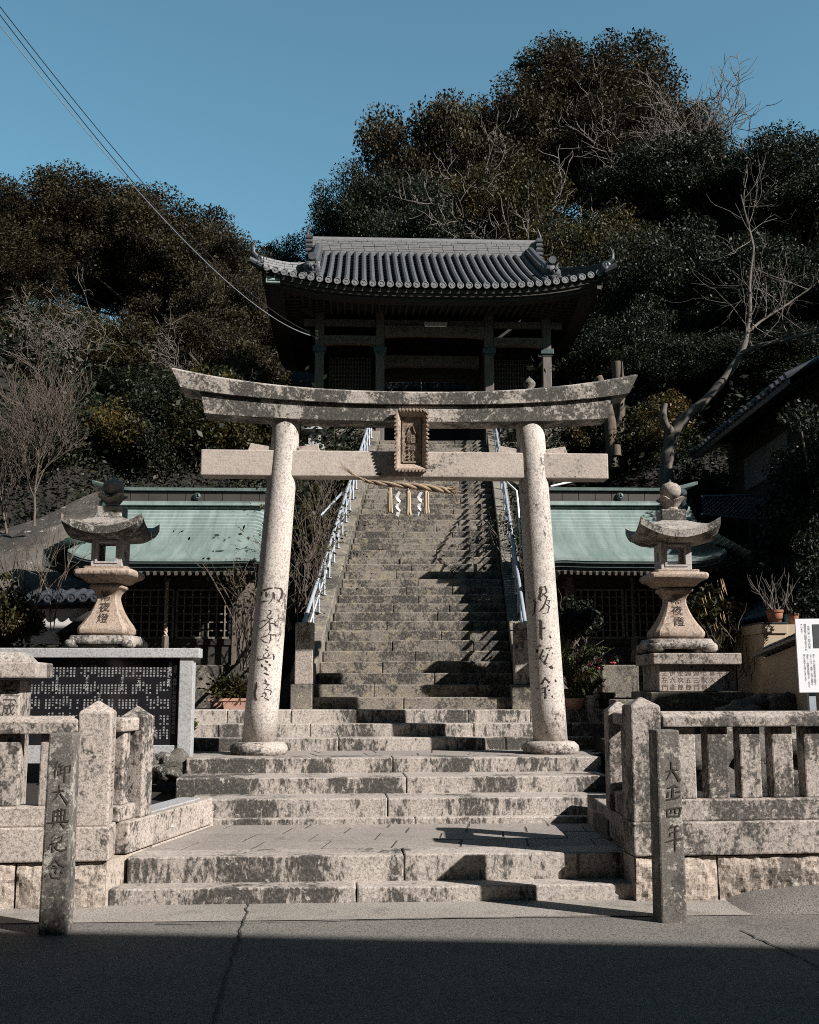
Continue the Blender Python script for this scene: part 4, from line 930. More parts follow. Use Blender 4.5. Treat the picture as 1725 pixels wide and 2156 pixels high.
    mb.lathe([(.055, -.01), (.058, .02), (.05, .032)], 20)
    for i in range(3):
        a = i * 2.094; mb.tube([(math.cos(a + k * .35) * (.018 + .006 * k), math.sin(a + k * .35) * (.018 + .006 * k), .034) for k in range(5)], [.013, .012, .01, .007, .004], 6)
    mb.build('emblem', 'copper_dark', rd, smooth=True)
    # scroll end ornament on the outer end
    mb = MB(T); x = sg * (W - .16)
    for k, (dz, r) in enumerate(((h * .62, .075), (h * .22, .075), (-h * .2, .085))):
        mb.tube([(x, D - .24, rz + dz), (x, D - .12, rz + dz)], r, 14)
    mb.box(x - .05, x + .05, D - .14, D + .14, rz - .1, rz + h * .95); mb.build('ridge_end_ornament', 'copper_dark', th)
    # body
    yb = .95; zf = ZY(1398, Ye + yb) - O.z; zl0 = ZY(1345, Ye + yb) - O.z; zl1 = ZY(1240, Ye + yb) - O.z; Wb = W - .42
    mb = MB(T); mb.box(-W + .2, W - .2, .55, 2.7, -.3, zf - .02); mb.build('stone_base', 'wallstone', th, bevel=.02)
    for x in (-Wb, Wb): mb = MB(T); mb.box(x - .055, x + .055, yb - .05, yb + .06, zf - .02, ze - .05); mb.build('post', 'wood', th, bevel=.006)
    mb = MB(T); mb.box(-Wb - .2, Wb + .2, yb - .045, yb + .05, zl1 + .03, zl1 + .17); mb.box(-Wb + .056, Wb - .056, yb - .04, yb + .05, zl0 - .09, zl0 - .005); mb.box(-Wb - .45, Wb + .45, yb - .16, yb - .02, ze - .17, ze - .06); mb.build('beam', 'wood_dark', th)
    mb = MB(T)
    for i in range(26):
        x = -W + .12 + (2 * W - .24) * i / 25; mb.bar((x, .06, roofz(x, 0) - .20), (x, yb, ze + .10), .035, .045)
    mb.build('rafter_row', 'wood', th)
    mb = MB(T); mb.box(-Wb + .056, Wb - .056, yb - .02, yb + .03, zf - .02, zl0 - .091); mb.build('skirting_panel', 'wood_dark', th)
    mb = MB(T); mb.box(-Wb - .3, Wb + .3, yb + .20, 2.5, zf - .02, ze - .08); mb.build('wall', 'wood_dark', th)
    for (a, b) in ((-Wb + .06, -.012), (.012, Wb - .06)):
        mb = MB(T); f = .028
        mb.box(a, b, yb - .02, yb + .02, zl0, zl0 + f); mb.box(a, b, yb - .02, yb + .02, zl1 - f, zl1); mb.box(a, a + f, yb - .02, yb + .02, zl0 + f, zl1 - f); mb.box(b - f, b, yb - .02, yb + .02, zl0 + f, zl1 - f)
        nv, nh = 7, 6
        for i in range(1, nv): x = a + (b - a) * i / nv; mb.box(x - .009, x + .009, yb - .012, yb + .004, zl0 + f, zl1 - f)
        for i in range(1, nh): z_ = zl0 + (zl1 - zl0) * i / nh; mb.box(a + f, b - f, yb + .0042, yb + .016, z_ - .009, z_ + .009)
        mb.build('lattice_door', 'lattice', th)
    # carved bracket noses at the corner posts
    for s_ in (-1, 1):
        mb = MB(T); x = s_ * (Wb + .06); mb.prism([(x, zl1 + .0), (x + s_ * .16, zl1 + .05), (x + s_ * .22, zl1 + .12), (x, zl1 + .14)][::s_], yb - .03, yb + .03); mb.build('bracket', 'wood', th)
    # bell rope
    rx = (T.inverted() @ P(ropex, 1300, Ye + .7)).x; zt0 = ze - .16; zt1 = ZY(1340, Ye + .7) - O.z
    bt = thing('bell_rope', T @ Vector((rx, .7, zt0)), 'braided bell rope with wooden grip hanging before the lattice of the ' + ('left' if sg < 0 else 'right') + ' hall', 'bell rope')
    mb = MB(T)
    for s_ in range(2):
        mb.tube([(rx + .014 * math.cos(i * .8 + s_ * 3.14), .7 + .014 * math.sin(i * .8 + s_ * 3.14), zt0 + (zt1 - zt0) * i / 60) for i in range(61)], .018, 6)
    mb.build('cord', 'straw_pale' if sg < 0 else 'wood', bt, smooth=True)
    mb = MB(T); mb.lathe([(.02, 0), (.052, .02), (.055, .05), (.05, .07), (.02, .1)], 14, (rx, .7, zt0 - .1)); mb.build('bell', 'copper_brown', bt, smooth=True)
    mb = MB(T); mb.lathe([(.045, -.17), (.05, -.165), (.05, 0), (.045, .005)], 6, (rx, .7, zt1)); mb.build('wooden_grip', 'wood', bt)
    if sg > 0:
        mb = MB(T); r_ = random.Random(2)
        for i in range(50):
            t = r_.uniform(0, 6.28); q = math.sqrt(r_.random()) * .035
            mb.tube([(rx + q * math.cos(t), .7 + q * math.sin(t), zt1 - .165), (rx + q * 1.7 * math.cos(t), .7 + q * 1.7 * math.sin(t), zt1 - .36)], .004, 4)
        mb.build('tassel', 'straw_pale', bt)
    return th
hall(frame((-3.33, 15.1, 1.245), R(2)), 1.31, -1, 'small timber hall with green copper roof left of the stair', (418, 1051), 350)
hall(frame((3.10, 15.0, 1.245), R(2)), 1.20, 1, 'small timber hall with shade dappled green copper roof right of the stair', (1301, 1050), 1335)
# ------------------------------------------------------------------ two-tier gate at the head of the stair
YP = 28.3; GO = P(914, 960, YP); GZ = 7.3; GO = Vector((GO.x, YP, GZ)); TG = frame(GO, R(2.6))
gate = thing('shrine_gate', GO, 'dark timber shrine gate with grey tiled roof at the head of the long stair', 'shrine gate')
gz = lambda y, Y: ZY(y, Y) - GZ
W, De, yE = 4.22, 4.0, -2.0
zE = gz(606, YP + yE); zR = gz(541, YP + yE + De); zRt = gz(509, YP + yE + De); WG = 3.14
def eave(x): return zE + .42 * (abs(x) / W) ** 3.2
def slope(x, t): return eave(x) * (1 - t) + zR * t - .07 * math.sin(math.pi * t) - .0
def hipz(d): return zR * 0 + (zR - zE) * (.9 * d / De) - .10 * math.sin(math.pi * min(1, d / 1.4)) * .6
TG0 = TG; TG = TG @ Matrix.Translation((-.12, 0, 0))
mb = MB(TG)
nx = 41
for side in (0, 1):
    Y_ = (lambda d: yE + d) if not side else (lambda d: yE + 2 * De - d)
    xs = np.linspace(-WG, WG, 25); mb.grid([[(x, Y_(t * De), slope(x, t)) for x in xs] for t in np.linspace(0, 1, 13)])
    for s_ in (-1, 1):
        for a, b in zip(np.linspace(WG, W, 8)[:-1], np.linspace(WG, W, 8)[1:]):
            mb.grid([[(s_ * x, Y_(t * (W - x)), eave(x) + hipz(t * (W - x))) for x in (a, b)] for t in np.linspace(0, 1, 5)])
for s_ in (-1, 1):
    ys = np.linspace(0, 2 * De, 21)
    rows = []
    for y in ys:
        d = min(W - WG, y, 2 * De - y); u = abs(y - De) / De
        rows.append([(s_ * (W - d * q), yE + y, zE + .42 * u ** 3.2 * (1 - q * d / 1.4) + hipz(d * q)) for q in np.linspace(0, 1, 5)])
    mb.grid(rows)
roof = mb.build('roof', 'tile', gate)
# round tile rows with end discs
mb = MB(TG); dm = MB(TG); N = 39
for i in range(N):
    x = -W + .12 + (2 * W - .24) * i / (N - 1)
    tm = 1.0 if abs(x) < WG else max(.02, (W - abs(x)) / De)
    fz = (lambda t: slope(x, t)) if abs(x) < WG else (lambda t: eave(x) + hipz(t * De))
    pts = [(x, yE - .06 + t * De, fz(t) + .055) for t in np.linspace(0, tm, 9)]
    if abs(x) < WG:   # stepped tile joints
        pts = []; rad = []
        for k in range(24):
            t0, t1 = k / 24, (k + .96) / 24
            pts += [(x, yE - .06 + t0 * De, fz(t0) + .055), (x, yE - .06 + t1 * De, fz(t1) + .055)]; rad += [.073, .063]
        mb.tube(pts, rad, 8)
    else: mb.tube(pts, .066, 8)
    c = Vector((x, yE - .075, fz(0) + .045)); TD = TG @ Matrix.Translation(c) @ Matrix.Rotation(R(90), 4, 'X')
    dm.T = TD; dm.lathe([(.086, -.02), (.086, .012), (.068, .014), (.064, .004), (.03, .004), (.026, .016)], 14)
    # pan tiles between the rows
    if i < N - 1 and abs(x) < WG - .1:
        x2 = x + (2 * W - .24) / (N - 1) / 2
        for k in range(20):
            t0, t1 = k / 20, (k + 1) / 20; mb.T = TG
            mb.add([(x2 - .06, yE - .02 + t0 * De, slope(x2, t0) + .028), (x2 + .06, yE - .02 + t0 * De, slope(x2, t0) + .028), (x2 + .06, yE + t1 * De, slope(x2, t1) + .006), (x2 - .06, yE + t1 * De, slope(x2, t1) + .006)], [(0, 1, 2, 3)])
mb.build('round_tiles', 'tile', roof, smooth=False); dm.build('eave_discs', 'tile_light', roof)
# ridges built of flat courses
def bricks(mb, fn, L, H, rows, seed, tl=.32):
    """fn(s,h,out)->point ; thin flat tiles laid in courses on the face"""
    r_ = random.Random(seed)
    for j in range(rows):
        s = -r_.random() * tl
        while s < L:
            a, b = max(0, s), min(L, s + tl - .012)
            if b > a + .02:
                o = r_.uniform(.0, .014); h0, h1 = H * j / rows + .004, H * (j + 1) / rows - .006
                A = [fn(a, h0, o), fn(b, h0, o), fn(b, h1, o), fn(a, h1, o)]; B = [fn(a, h0, -.05), fn(b, h0, -.05), fn(b, h1, -.05), fn(a, h1, -.05)]
                mb.add(A + B, [(0, 1, 2, 3), (0, 4, 5, 1), (2, 6, 7, 3), (1, 5, 6, 2), (0, 3, 7, 4)])
            s += tl
rh = zRt - zR + .05
mb = MB(TG); bricks(mb, lambda s, h, o: (-WG - .05 + s, yE + De - .17 - o - .02 * (1 - h / rh), zR - .08 + h), 2 * WG + .1, rh - .0, 7, 1)
mb.box(-WG - .04, WG + .04, yE + De - .15, yE + De + .17, zR - .12, zR + rh - .11)
mb.tube([(-WG - .1, yE + De, zR + rh - .06), (WG + .1, yE + De, zR + rh - .06)], .10, 10)
mb.build('ridge', 'tile_light', roof)
for s_ in (-1, 1):
    # main ridge end plates with horn
    mb = MB(TG); x = s_ * (WG + .12)
    mb.box(min(x - .07, x + .07), max(x - .07, x + .07), yE + De - .28, yE + De + .28, zR - .15, zRt + .05)
    for k in range(5): mb.tube([(x - .1, yE + De - .26, zR - .1 + k * .13), (x + .1, yE + De - .26, zR - .1 + k * .13)], .055, 8)
    mb.tube([(x, yE + De, zRt), (x + s_ * .06, yE + De - .05, zRt + .18), (x - s_ * .02, yE + De - .1, zRt + .42)], [.07, .045, .01], 8)
    mb.build('ridge_end', 'tile', roof)
    # descending ridge
    mb = MB(TG); xk = s_ * (WG - .12); Ld = De * .86
    fn = lambda s, h, o: (xk - .0, yE + De - s, slope(xk, 1 - s / De) + .03 + h)
    rows = []
    for k in range(15):
        t = 1 - .86 * k / 14; y = yE + De * t; z0 = slope(xk, t); rows.append([(xk - .13, y, z0), (xk - .12, y, z0 + .30), (xk - .05, y, z0 + .38), (xk + .05, y, z0 + .38), (xk + .12, y, z0 + .30), (xk + .13, y, z0)])
    mb.grid(rows); mb.add(rows[-1], [tuple(range(6))])
    bricks(mb, lambda s, h, o: (xk - s_ * (.13 + o), yE + De - s, slope(xk, 1 - s / De) + .02 + h), Ld, .30, 4, 5 + s_, .24)
    mb.build('descending_ridge', 'tile', roof)
    # demon-face end tile
    t = .14; y = yE + De * t - .02; z0 = slope(xk, t); mb = MB(TG)
    mb.rock((xk, y - .05, z0 + .20), .20, 3, 3, (1, .6, 1.05), .5)
    for q in (-1, 1):
        mb.rock((xk + q * .08, y - .16, z0 + .25), .055, 4, 2); mb.tube([(xk + q * .1, y - .08, z0 + .34), (xk + q * .17, y - .1, z0 + .46)], [.04, .01], 6); mb.rock((xk + q * .16, y - .08, z0 + .02), .10, 6 + q, 2)
    mb.rock((xk, y - .19, z0 + .17), .06, 5, 2); mb.tube([(xk - .1, y - .15, z0 + .07), (xk, y - .17, z0 + .045), (xk + .1, y - .15, z0 + .07)], .03, 6)
    mb.tube([(xk, y - .16, z0 + .50), (xk, y + .25, z0 + .50)], .10, 12)
    mb.build('demon_tile', 'tile', roof)
    # corner ridge sweeping to the tip
    mb = MB(TG); rows = []; hp = lambda q: (s_ * (W + .05 - q * 1.32), yE - .05 + q * 1.32, eave(W - q * 1.36) + hipz(q * 1.36))
    for q in np.linspace(0, 1, 14):
        x, y, z = hp(q); z -= .02; rows.append([(x - s_ * .10, y - .10, z), (x - s_ * .09, y - .09, z + .24), (x, y, z + .31), (x + s_ * .09, y + .09, z + .24), (x + s_ * .10, y + .10, z)])
    mb.grid(rows); mb.add(rows[0], [tuple(range(5))])
    def fnc(s, h, o):
        x, y, z = hp(max(0, min(1, s / 1.86))); return (x - s_ * (.10 + o * .7), y - .10 - o * .7, z + h)
    bricks(mb, fnc, 1.86, .25, 4, 9 + s_, .26)
    mb.build('corner_ridge', 'tile_light' if s_ < 0 else 'tile', roof)
    mb = MB(TG); x, y, z = hp(0); mb.rock((x, y, z + .14), .16, 8, 3, (1, 1, 1), .5); mb.tube([(x, y, z + .2), (x + s_ * .16, y - .05, z + .36), (x + s_ * .17, y - .05, z + .52), (x + s_ * .10, y - .05, z + .68)], [.07, .06, .045, .01], 8)
    mb.tube([(x - s_ * .05, y - .05, z + .03), (x + s_ * .25, y - .12, z + .16)], .09, 10); mb.build('corner_tile', 'tile_dark', roof)
    # gable triangle
    mb = MB(TG); mb.add([(s_ * (WG - .25), yE + 1.4, zE + .6), (s_ * (WG - .25), yE + 2 * De - 1.4, zE + .6), (s_ * (WG - .25), yE + De, zR)], [(0, 1, 2)]); mb.build('gable', 'wood_dark', gate)
# eave boards, soffit and rafters
mb = MB(TG); xs = np.linspace(-W, W, 41)
for dy, dz, h in ((.02, -.03, .10), (.07, -.135, .07), (.16, -.21, .07)):
    mb.grid([[(x, yE + dy, eave(x) + dz), (x, yE + dy, eave(x) + dz - h), (x, yE + dy + .35, eave(x) + dz - h)] for x in xs])
ys = np.linspace(0, 2 * De, 31)
for s_ in (-1, 1):
    for dx, dz, h in ((.02, -.03, .10), (.07, -.135, .07), (.16, -.21, .07)):
        mb.grid([[(s_ * (W - dx), yE + y, zE + .42 * (abs(y - De) / De) ** 3.2 + dz), (s_ * (W - dx), yE + y, zE + .42 * (abs(y - De) / De) ** 3.2 + dz - h), (s_ * (W - dx - .35), yE + y, zE + .42 * (abs(y - De) / De) ** 3.2 + dz - h)] for y in ys])
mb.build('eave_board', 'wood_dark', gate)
zS = zE + .05
mb = MB(TG)
mb.grid([[(x, yE + .1 + y, eave(x) * (1 - k) + (zS + .12) * k - .10) for x in xs] for k, y in ((0, 0), (.5, 1), (1, 2.0))])
mb.grid([[(x, yE + 2 * De - .1 - y, eave(x) * (1 - k) + (zS + .12) * k - .10) for x in xs] for k, y in ((0, 0), (.5, 1), (1, 2.0))])
for s_ in (-1, 1): mb.grid([[(s_ * (W - .1 - 1.6 * k), yE + y, (zE + .42 * (abs(y - De) / De) ** 3.2) * (1 - k) + (zS + .12) * k - .10) for y in ys] for k in (0, .5, 1)])
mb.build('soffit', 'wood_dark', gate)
mb = MB(TG)
for i in range(46):
    x = -W + .25 + (2 * W - .5) * i / 45; mb.bar((x, yE + .22, eave(x) - .24), (x, yE + 2.0, zS - .06), .055, .07)
for s_ in (-1, 1):
    for i in range(40):
        y = .25 + (2 * De - .5) * i / 39; e = zE + .42 * (abs(y - De) / De) ** 3.2; mb.bar((s_ * (W - .22), yE + y, e - .24), (s_ * (W - 1.6), yE + y, zS - .06), .055, .07)
    mb.bar((s_ * (W - .1), yE + .1, eave(W) - .26), (s_ * 2.98, 0, zS - .1), .14, .18)
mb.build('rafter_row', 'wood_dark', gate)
mb = MB(TG); x, y, z = (-(W - .12), yE + .05, eave(W) - .34); mb.box(x - .02, x + .32, y - .03, y + .12, z, z + .22); mb.build('corner_cap', 'copper', gate)
# pillars and beams
TG = TG0
PX = [-2.985, -1.405, 1.455, 2.975]
zPt = gz(655, YP)
for y in (0, 4.0):
    for x in PX:
        mb = MB(TG); mb.box(x - .115, x + .115, y - .115, y + .115, 0, zPt); p = mb.build('pillar', 'wood_grey', gate, bevel=.015)
        if y == 0:
            mb = MB(TG); z = gz(740, YP); mb.box(x - .17, x + .17, -.17, .17, z - .07, z + .07); mb.box(x - .135, x + .135, -.135, .135, z - .12, z - .071); mb.build('collar', 'copper_dark', p, bevel=.01)
            # bracket set: block, arm, small blocks
            mb = MB(TG); z = zPt
            mb.box(x - .19, x + .19, -.19, .19, z, z + .12); mb.box(x - .48, x + .48, -.07, .07, z + .12, z + .24)
            for dx in (-.40, 0, .40): mb.box(x + dx - .09, x + dx + .09, -.10, .10, z + .24, z + .34)
            mb.box(x - .07, x + .07, -.62, .3, z + .13, z + .24); mb.box(x - .09, x + .09, -.62, -.44, z + .24, z + .34); mb.box(x - .42, x + .42, -.58, -.46, z + .34, z + .45)
            for dx in (-.34, 0, .34): mb.box(x + dx - .08, x + dx + .08, -.61, -.44, z + .45, z + .54)
            mb.build('bracket_set', 'wood_grey', p)
z1, z2, z3 = gz(683, YP), gz(702, YP), gz(728, YP)
bm = MB(TG); bm.box(-3.4, 3.4, -.06, .06, gz(690, YP), gz(676, YP)); bm.box(-3.3, 3.3, -.1, .1, zPt + .35, zPt + .5); bm.box(-3.6, 3.6, -.64, -.45, zPt + .545, zPt + .66); bm.build('tie_beam', 'wood_grey', gate, bevel=.01)
def carved(x0, x1, zb_, zt_, y, nm):
    mb = MB(TG); n = 20; rows = []
    for i in range(n + 1):
        u = i / n; x = x0 + (x1 - x0) * u; c = .05 * (1 - abs(2 * u - 1) ** 4); rows.append([(x, y - .10, zb_ + c), (x, y - .12, zt_ - .02), (x, y, zt_), (x, y + .1, zb_ + c), (x, y - .10, zb_ + c)])
    mb.grid(rows); o = mb.build(nm, 'wood_grey', gate)
    for s_, xe in ((1, x0 + .22), (-1, x1 - .22)):
        mb = MB(TG); zc_ = (zb_ + zt_) / 2
        for k in range(3): mb.tube([(xe + s_ * (k * .16 + .07 * math.cos(a)), y - .125, zc_ + .06 * math.sin(a) * (1 if k % 2 else -1)) for a in np.linspace(.2, 4.4, 8)], [.014, .018, .018, .018, .016, .014, .01, .006], 5)
        mb.build('carved_scroll', 'wood', o)
carved(PX[1] + .12, PX[2] - .12, gz(712, YP), gz(688, YP), 0, 'rainbow_beam')
for a, b in ((PX[0], PX[1]), (PX[2], PX[3])): carved(a + .12, b - .12, gz(731, YP), gz(710, YP), 0, 'rainbow_beam')
for y, yy in ((1.4, 762), (2.8, 792)):
    carved(PX[1] + .12, PX[2] - .12, gz(yy + 14, YP + y), gz(yy - 12, YP + y), y, 'rainbow_beam')
mb = MB(TG); mb.box(PX[1] - .05, PX[2] + .05, 2.0, 2.1, gz(796, YP + 2), zPt + .5); mb.box(-3.1, 3.1, 4.05, 4.12, gz(797, YP + 4), zPt + .6); mb.box(-3.1, PX[1], 1.6, 1.7, 0, zPt + .5); mb.box(PX[2], 3.1, 1.6, 1.7, 0, zPt + .5)
mb.box(-3.1, -3.0, .1, 4.0, 0, zPt + .6); mb.box(3.0, 3.1, .1, 4.0, 0, zPt + .6); mb.box(PX[1] - .04, PX[1] + .04, .12, 3.9, 0, zPt + .5); mb.box(PX[2] - .04, PX[2] + .04, .12, 3.9, 0, zPt + .5)
mb.build('wall', 'wood_dark', gate)
for a, b in ((PX[0], PX[1]), (PX[2], PX[3])):
    mb = MB(TG); z0, z1_ = gz(830, YP + 1), gz(758, YP + 1); a += .25; b -= .25
    for i in range(15): x = a + (b - a) * i / 14; mb.box(x - .012, x + .012, .9, .93, z0, z1_)
    for i in range(9): z = z0 + (z1_ - z0) * i / 8; mb.box(a, b, .931, .955, z - .012, z + .012)
    mb.build('lattice', 'wood_grey', gate)
# strip lamp under the beam (unlit)
a, b = P(893, 683, YP - .15), P(942, 684, YP - .15); lt = thing('strip_lamp', (a + b) / 2, 'white tube lamp housing fixed under the gate eave', 'lamp')
mb = MB(TG); A, B = TG.inverted() @ a, TG.inverted() @ b; mb.box(A.x, B.x, A.y - .05, A.y + .05, A.z - .03, A.z + .06); mb.build('housing', 'plaster', lt, bevel=.01)
mb = MB(TG); mb.tube([(A.x + .03, A.y - .03, A.z - .05), (B.x - .03, A.y - .03, A.z - .05)], .022, 8); mb.build('tube', 'white', lt)
# main hall roof seen through the gate
YH = 41; hz_ = lambda y: ZY(y, YH); a = P(815, 810, YH); b = P(1030, 812, YH)
mh = thing('main_hall', ((a.x + b.x) / 2, YH, 8), 'tiled eave of the main hall seen through the gate opening', 'hall')
mb = MB(); mb.grid([[(x, YH + d, hz_(806) + d * .42) for x in (a.x - 1, b.x + 1)] for d in (0, 4.0)]); mb.build('roof', 'tile', mh)
mb = MB()
x = a.x - 1
while x < b.x + 1: mb.tube([(x, YH - .05, hz_(814)), (x, YH + 3.9, hz_(814) + 1.65)], .11, 8); x += .27
mb.build('round_tiles', 'tile', mh)
mb = MB(); mb.box(a.x - 1, b.x + 1, YH + 3.9, YH + 4.2, hz_(806) + 1.55, hz_(800) + 1.9); mb.build('ridge', 'plaster', mh)
mb = MB(); mb.box(a.x - 1, b.x + 1, YH + 1, YH + 3, 7.3, hz_(815)); mb.build('wall', 'wood_dark', mh)
# ------------------------------------------------------------------ hillside
def hill(x, y):
    c = abs(x - ax(min(max(y, 13.5), 26)))
    def ramp_(a, b, t): t = max(0, min(1, (t - a) / (b - a))); return t * t * (3 - 2 * t)
    side = 1.22 + 5.9 * ramp_(18.6, 26.5, y)
    side_k = max(0, min(1, (x - 2) / 8)); up = max(0, y - 34) * (.58 + .26 * side_k)
    out = max(0, abs(x - 1) - 6.0); side += min(out * .45, 5) * ramp_(18, 26, y) * .9
    z = min(side + up, float(np.interp(x, [-60, -8, 2, 8, 15, 20, 60], [15, 16.5, 17.5, 26, 26, 18.5, 16])))
    if y < 27: stairz = sz(y) - .55 if y > 13.8 else 1.0; k = ramp_(1.55, 2.3, c); z = min(stairz, 7.0) * (1 - k) + (max(z, stairz - 1.2 * ramp_(18, 20, y)) if c < 3 and y > 18.5 else z) * k
    return z + .12 * noise.noise(Vector((x * .8, y * .8, 0))) * (1 if y > 17 and c > 2 else 0)
mb = MB(); mb.grid([[(x, y, hill(x, y)) for x in np.concatenate([np.linspace(-60, -9, 12), np.linspace(-8, 9, 69), np.linspace(10, 60, 12)])] for y in np.concatenate([np.linspace(13.75, 40, 75), np.linspace(42, 110, 18)])])
tag(mb.build('hillside', 'soil', smooth=True), kind='structure')
mb = MB(TG); mb.box(-5, 5, -1.7, 7, 6.0 - GZ, -.02); tag(mb.build('gate_terrace', 'wallstone'), kind='structure')
# ------------------------------------------------------------------ plants
class Sk:
    def __init__(s, seed): s.r = random.Random(seed); s.mb = MB(); s.tips = []
    def branch(s, p, d, L, rad, lev, maxlev, nchild, ang=45, up=.12, wob=.18, shrink=.62, keep=.35, sides=None):
        r = s.r; n = 5 if lev < 2 else 4; pts = [Vector(p)]; rads = [rad]; d = Vector(d).normalized()
        for i in range(n):
            d = (d + Vector((r.gauss(0, wob), r.gauss(0, wob), r.gauss(0, wob * .7) + up))).normalized()
            pts.append(pts[-1] + d * L / n); rads.append(rad * (1 - .62 * (i + 1) / n))
        s.mb.tube(pts, rads, sides or (8 if lev == 0 else 5 if lev == 1 else 3), cap=False)
        if lev >= maxlev - 1: s.tips += [pts[-1]] if lev < maxlev else [pts[-1], pts[-2]]
        if lev < maxlev:
            for k in range(nchild[min(lev, len(nchild) - 1)]):
                t = keep + (1 - keep) * (k + r.random()) / nchild[min(lev, len(nchild) - 1)]; q = t * n; i = min(int(q), n - 1); pp = pts[i].lerp(pts[i + 1], q - i)
                dd = (pts[i + 1] - pts[i]).normalized(); a = math.radians(ang * r.uniform(.6, 1.25)); o = dd.orthogonal().normalized(); o.rotate(Matrix.Rotation(r.uniform(0, 6.283), 3, dd))
                nd_ = dd * math.cos(a) + o * math.sin(a)
                s.branch(pp, nd_, L * shrink * r.uniform(.7, 1.2), max(.004, rads[i] * .6), lev + 1, maxlev, nchild, ang, up, wob, shrink, .25, sides)
def crown_pts(tips, n, sig, seed, flat=.7):
    rg = np.random.default_rng(seed); t = np.array([tuple(p) for p in tips]); k = rg.integers(0, len(t), n); d = rg.normal(size=(n, 3)); d /= np.linalg.norm(d, axis=1)[:, None]
    rad = rg.uniform(.35, 1, (n, 1)) ** .5 * sig; sz_ = (.55 + .9 * ((np.arange(len(t)) * 7919) % 97) / 97)[k][:, None]
    return t[k] + d * rad * sz_ * np.array([1, 1, flat])
def tree(name, at, label, cat, seed, R_, H, ncl, nleaf, lsize, leafm, barkm, group=None):
    """domed crown made of many leaf clumps carried by limbs"""
    th = thing(name, at, label, cat, group); rg = np.random.default_rng(seed); s = Sk(seed)
    d = rg.normal(size=(ncl, 3)); d /= np.linalg.norm(d, axis=1)[:, None]; d[:, 2] = np.abs(d[:, 2]) ** .8 - .3 * (rg.random(ncl) < .35)
    rad = np.where(rg.random(ncl) < .72, rg.uniform(.72, 1.0, ncl), rg.uniform(.25, .7, ncl)); zc = H * .42
    ctr = d * rad[:, None] * np.array([R_, R_, H - zc - R_ * .12]) + np.array([0, 0, zc]); ctr[:, :2] *= (1 - .10 * rg.random((ncl, 1)))
    cr = R_ * rg.uniform(.07, .23, ncl)
    wts = cr ** 2 / (cr ** 2).sum(); idx = rg.choice(ncl, nleaf, p=wts); v = rg.normal(size=(nleaf, 3)); v /= np.linalg.norm(v, axis=1)[:, None]; v[:, 2] = v[:, 2] * .72 + .12
    C = ctr[idx] + v * cr[idx][:, None] * rg.uniform(.25, 1.35, (nleaf, 1)) ** .7
    m = leaves('crown', C, lsize, leafm, seed, .3); c = bpy.data.objects.new('crown', m); COL.objects.link(c); c.parent = th
    trunk = [Vector((0, 0, -.4)), Vector((s.r.gauss(0, .1), s.r.gauss(0, .1), H * .14)), Vector((s.r.gauss(0, .25), s.r.gauss(0, .25), H * .30))]
    s.mb.tube(trunk, [H * .032, H * .027, H * .022], 8, False)
    for i in range(ncl):
        if i % 2 == 0: 
            a = trunk[1].lerp(trunk[2], s.r.uniform(.2, 1)); e = Vector(ctr[i]); md = a.lerp(e, .5) + Vector((s.r.gauss(0, .2), s.r.gauss(0, .2), s.r.gauss(-.1, .2))); q = a.lerp(md, .5) + Vector((s.r.gauss(0, .12), s.r.gauss(0, .12), .1))
            s.mb.tube([a, q, md, md.lerp(e, .6), e], [H * .013, H * .010, H * .007, H * .005, .012], 5, False)
    me = MB(); me.v = s.mb.v; me.f = s.mb.f; o = me.build('trunk', barkm, None, (0, 0, 0)); o.location = (0, 0, 0); o.parent = th
    return th
def put(src, at, sc_, rz, label, group=None, lean=0):
    c = copy_tree(src); c.location = at; c.scale = (sc_[0], sc_[0], sc_[1]) if isinstance(sc_, tuple) else (sc_,) * 3; c.rotation_euler = (lean, 0, rz); c['label'] = label
    if group: c['group'] = group
    return c
def gp(x, y, Y):  # foot on the hill below photo point's column
    p = P(x, y, Y); return Vector((p.x, Y, hill(p.x, Y)))
G_ = 'evergreen trees on the wooded hillside'
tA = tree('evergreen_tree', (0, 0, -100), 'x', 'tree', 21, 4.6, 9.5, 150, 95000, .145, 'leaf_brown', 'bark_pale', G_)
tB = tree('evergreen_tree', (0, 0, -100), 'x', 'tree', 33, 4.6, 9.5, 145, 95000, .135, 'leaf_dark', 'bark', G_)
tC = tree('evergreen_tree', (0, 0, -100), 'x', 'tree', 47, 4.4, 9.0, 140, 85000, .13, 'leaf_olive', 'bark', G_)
GT = 'evergreen trees on the wooded hillside'
def top_tree(src, x, ytop, Y, wpx, rz, label):
    """tree whose crown top reaches photo row ytop at column x and is about wpx wide"""
    p = P(x, ytop, Y); base = Vector((p.x, Y, hill(p.x, Y) - .3)); H = p.z - base.z; k = wpx / F_ * Y * 1.32
    return put(src, base, (k / SRCW[src.name], H / SRCH[src.name]), rz, label, GT)
SRCW = {}; SRCH = {}
for t_ in (tA, tB, tC):
    c = [o for o in t_.children if o.name.startswith('crown')][0]; v = np.empty(len(c.data.vertices) * 3, dtype=np.float32); c.data.vertices.foreach_get('co', v); v = v.reshape(-1, 3)
    SRCW[t_.name] = float(np.percentile(np.hypot(v[:, 0], v[:, 1]), 97) * 2); SRCH[t_.name] = float(v[:, 2].max())
used = set()
def TT_(src, *a):
    if src.name not in used:
        used.add(src.name); x, ytop, Y, wpx, rz, label = a; p = P(x, ytop, Y); base = Vector((p.x, Y, hill(p.x, Y) - .3)); src.location = base; k = wpx / F_ * Y * 1.32 / SRCW[src.name]
        src.scale = (k, k, (p.z - base.z) / SRCH[src.name]); src.rotation_euler = (0, 0, rz); src['label'] = label; return src
    return top_tree(src, *a)
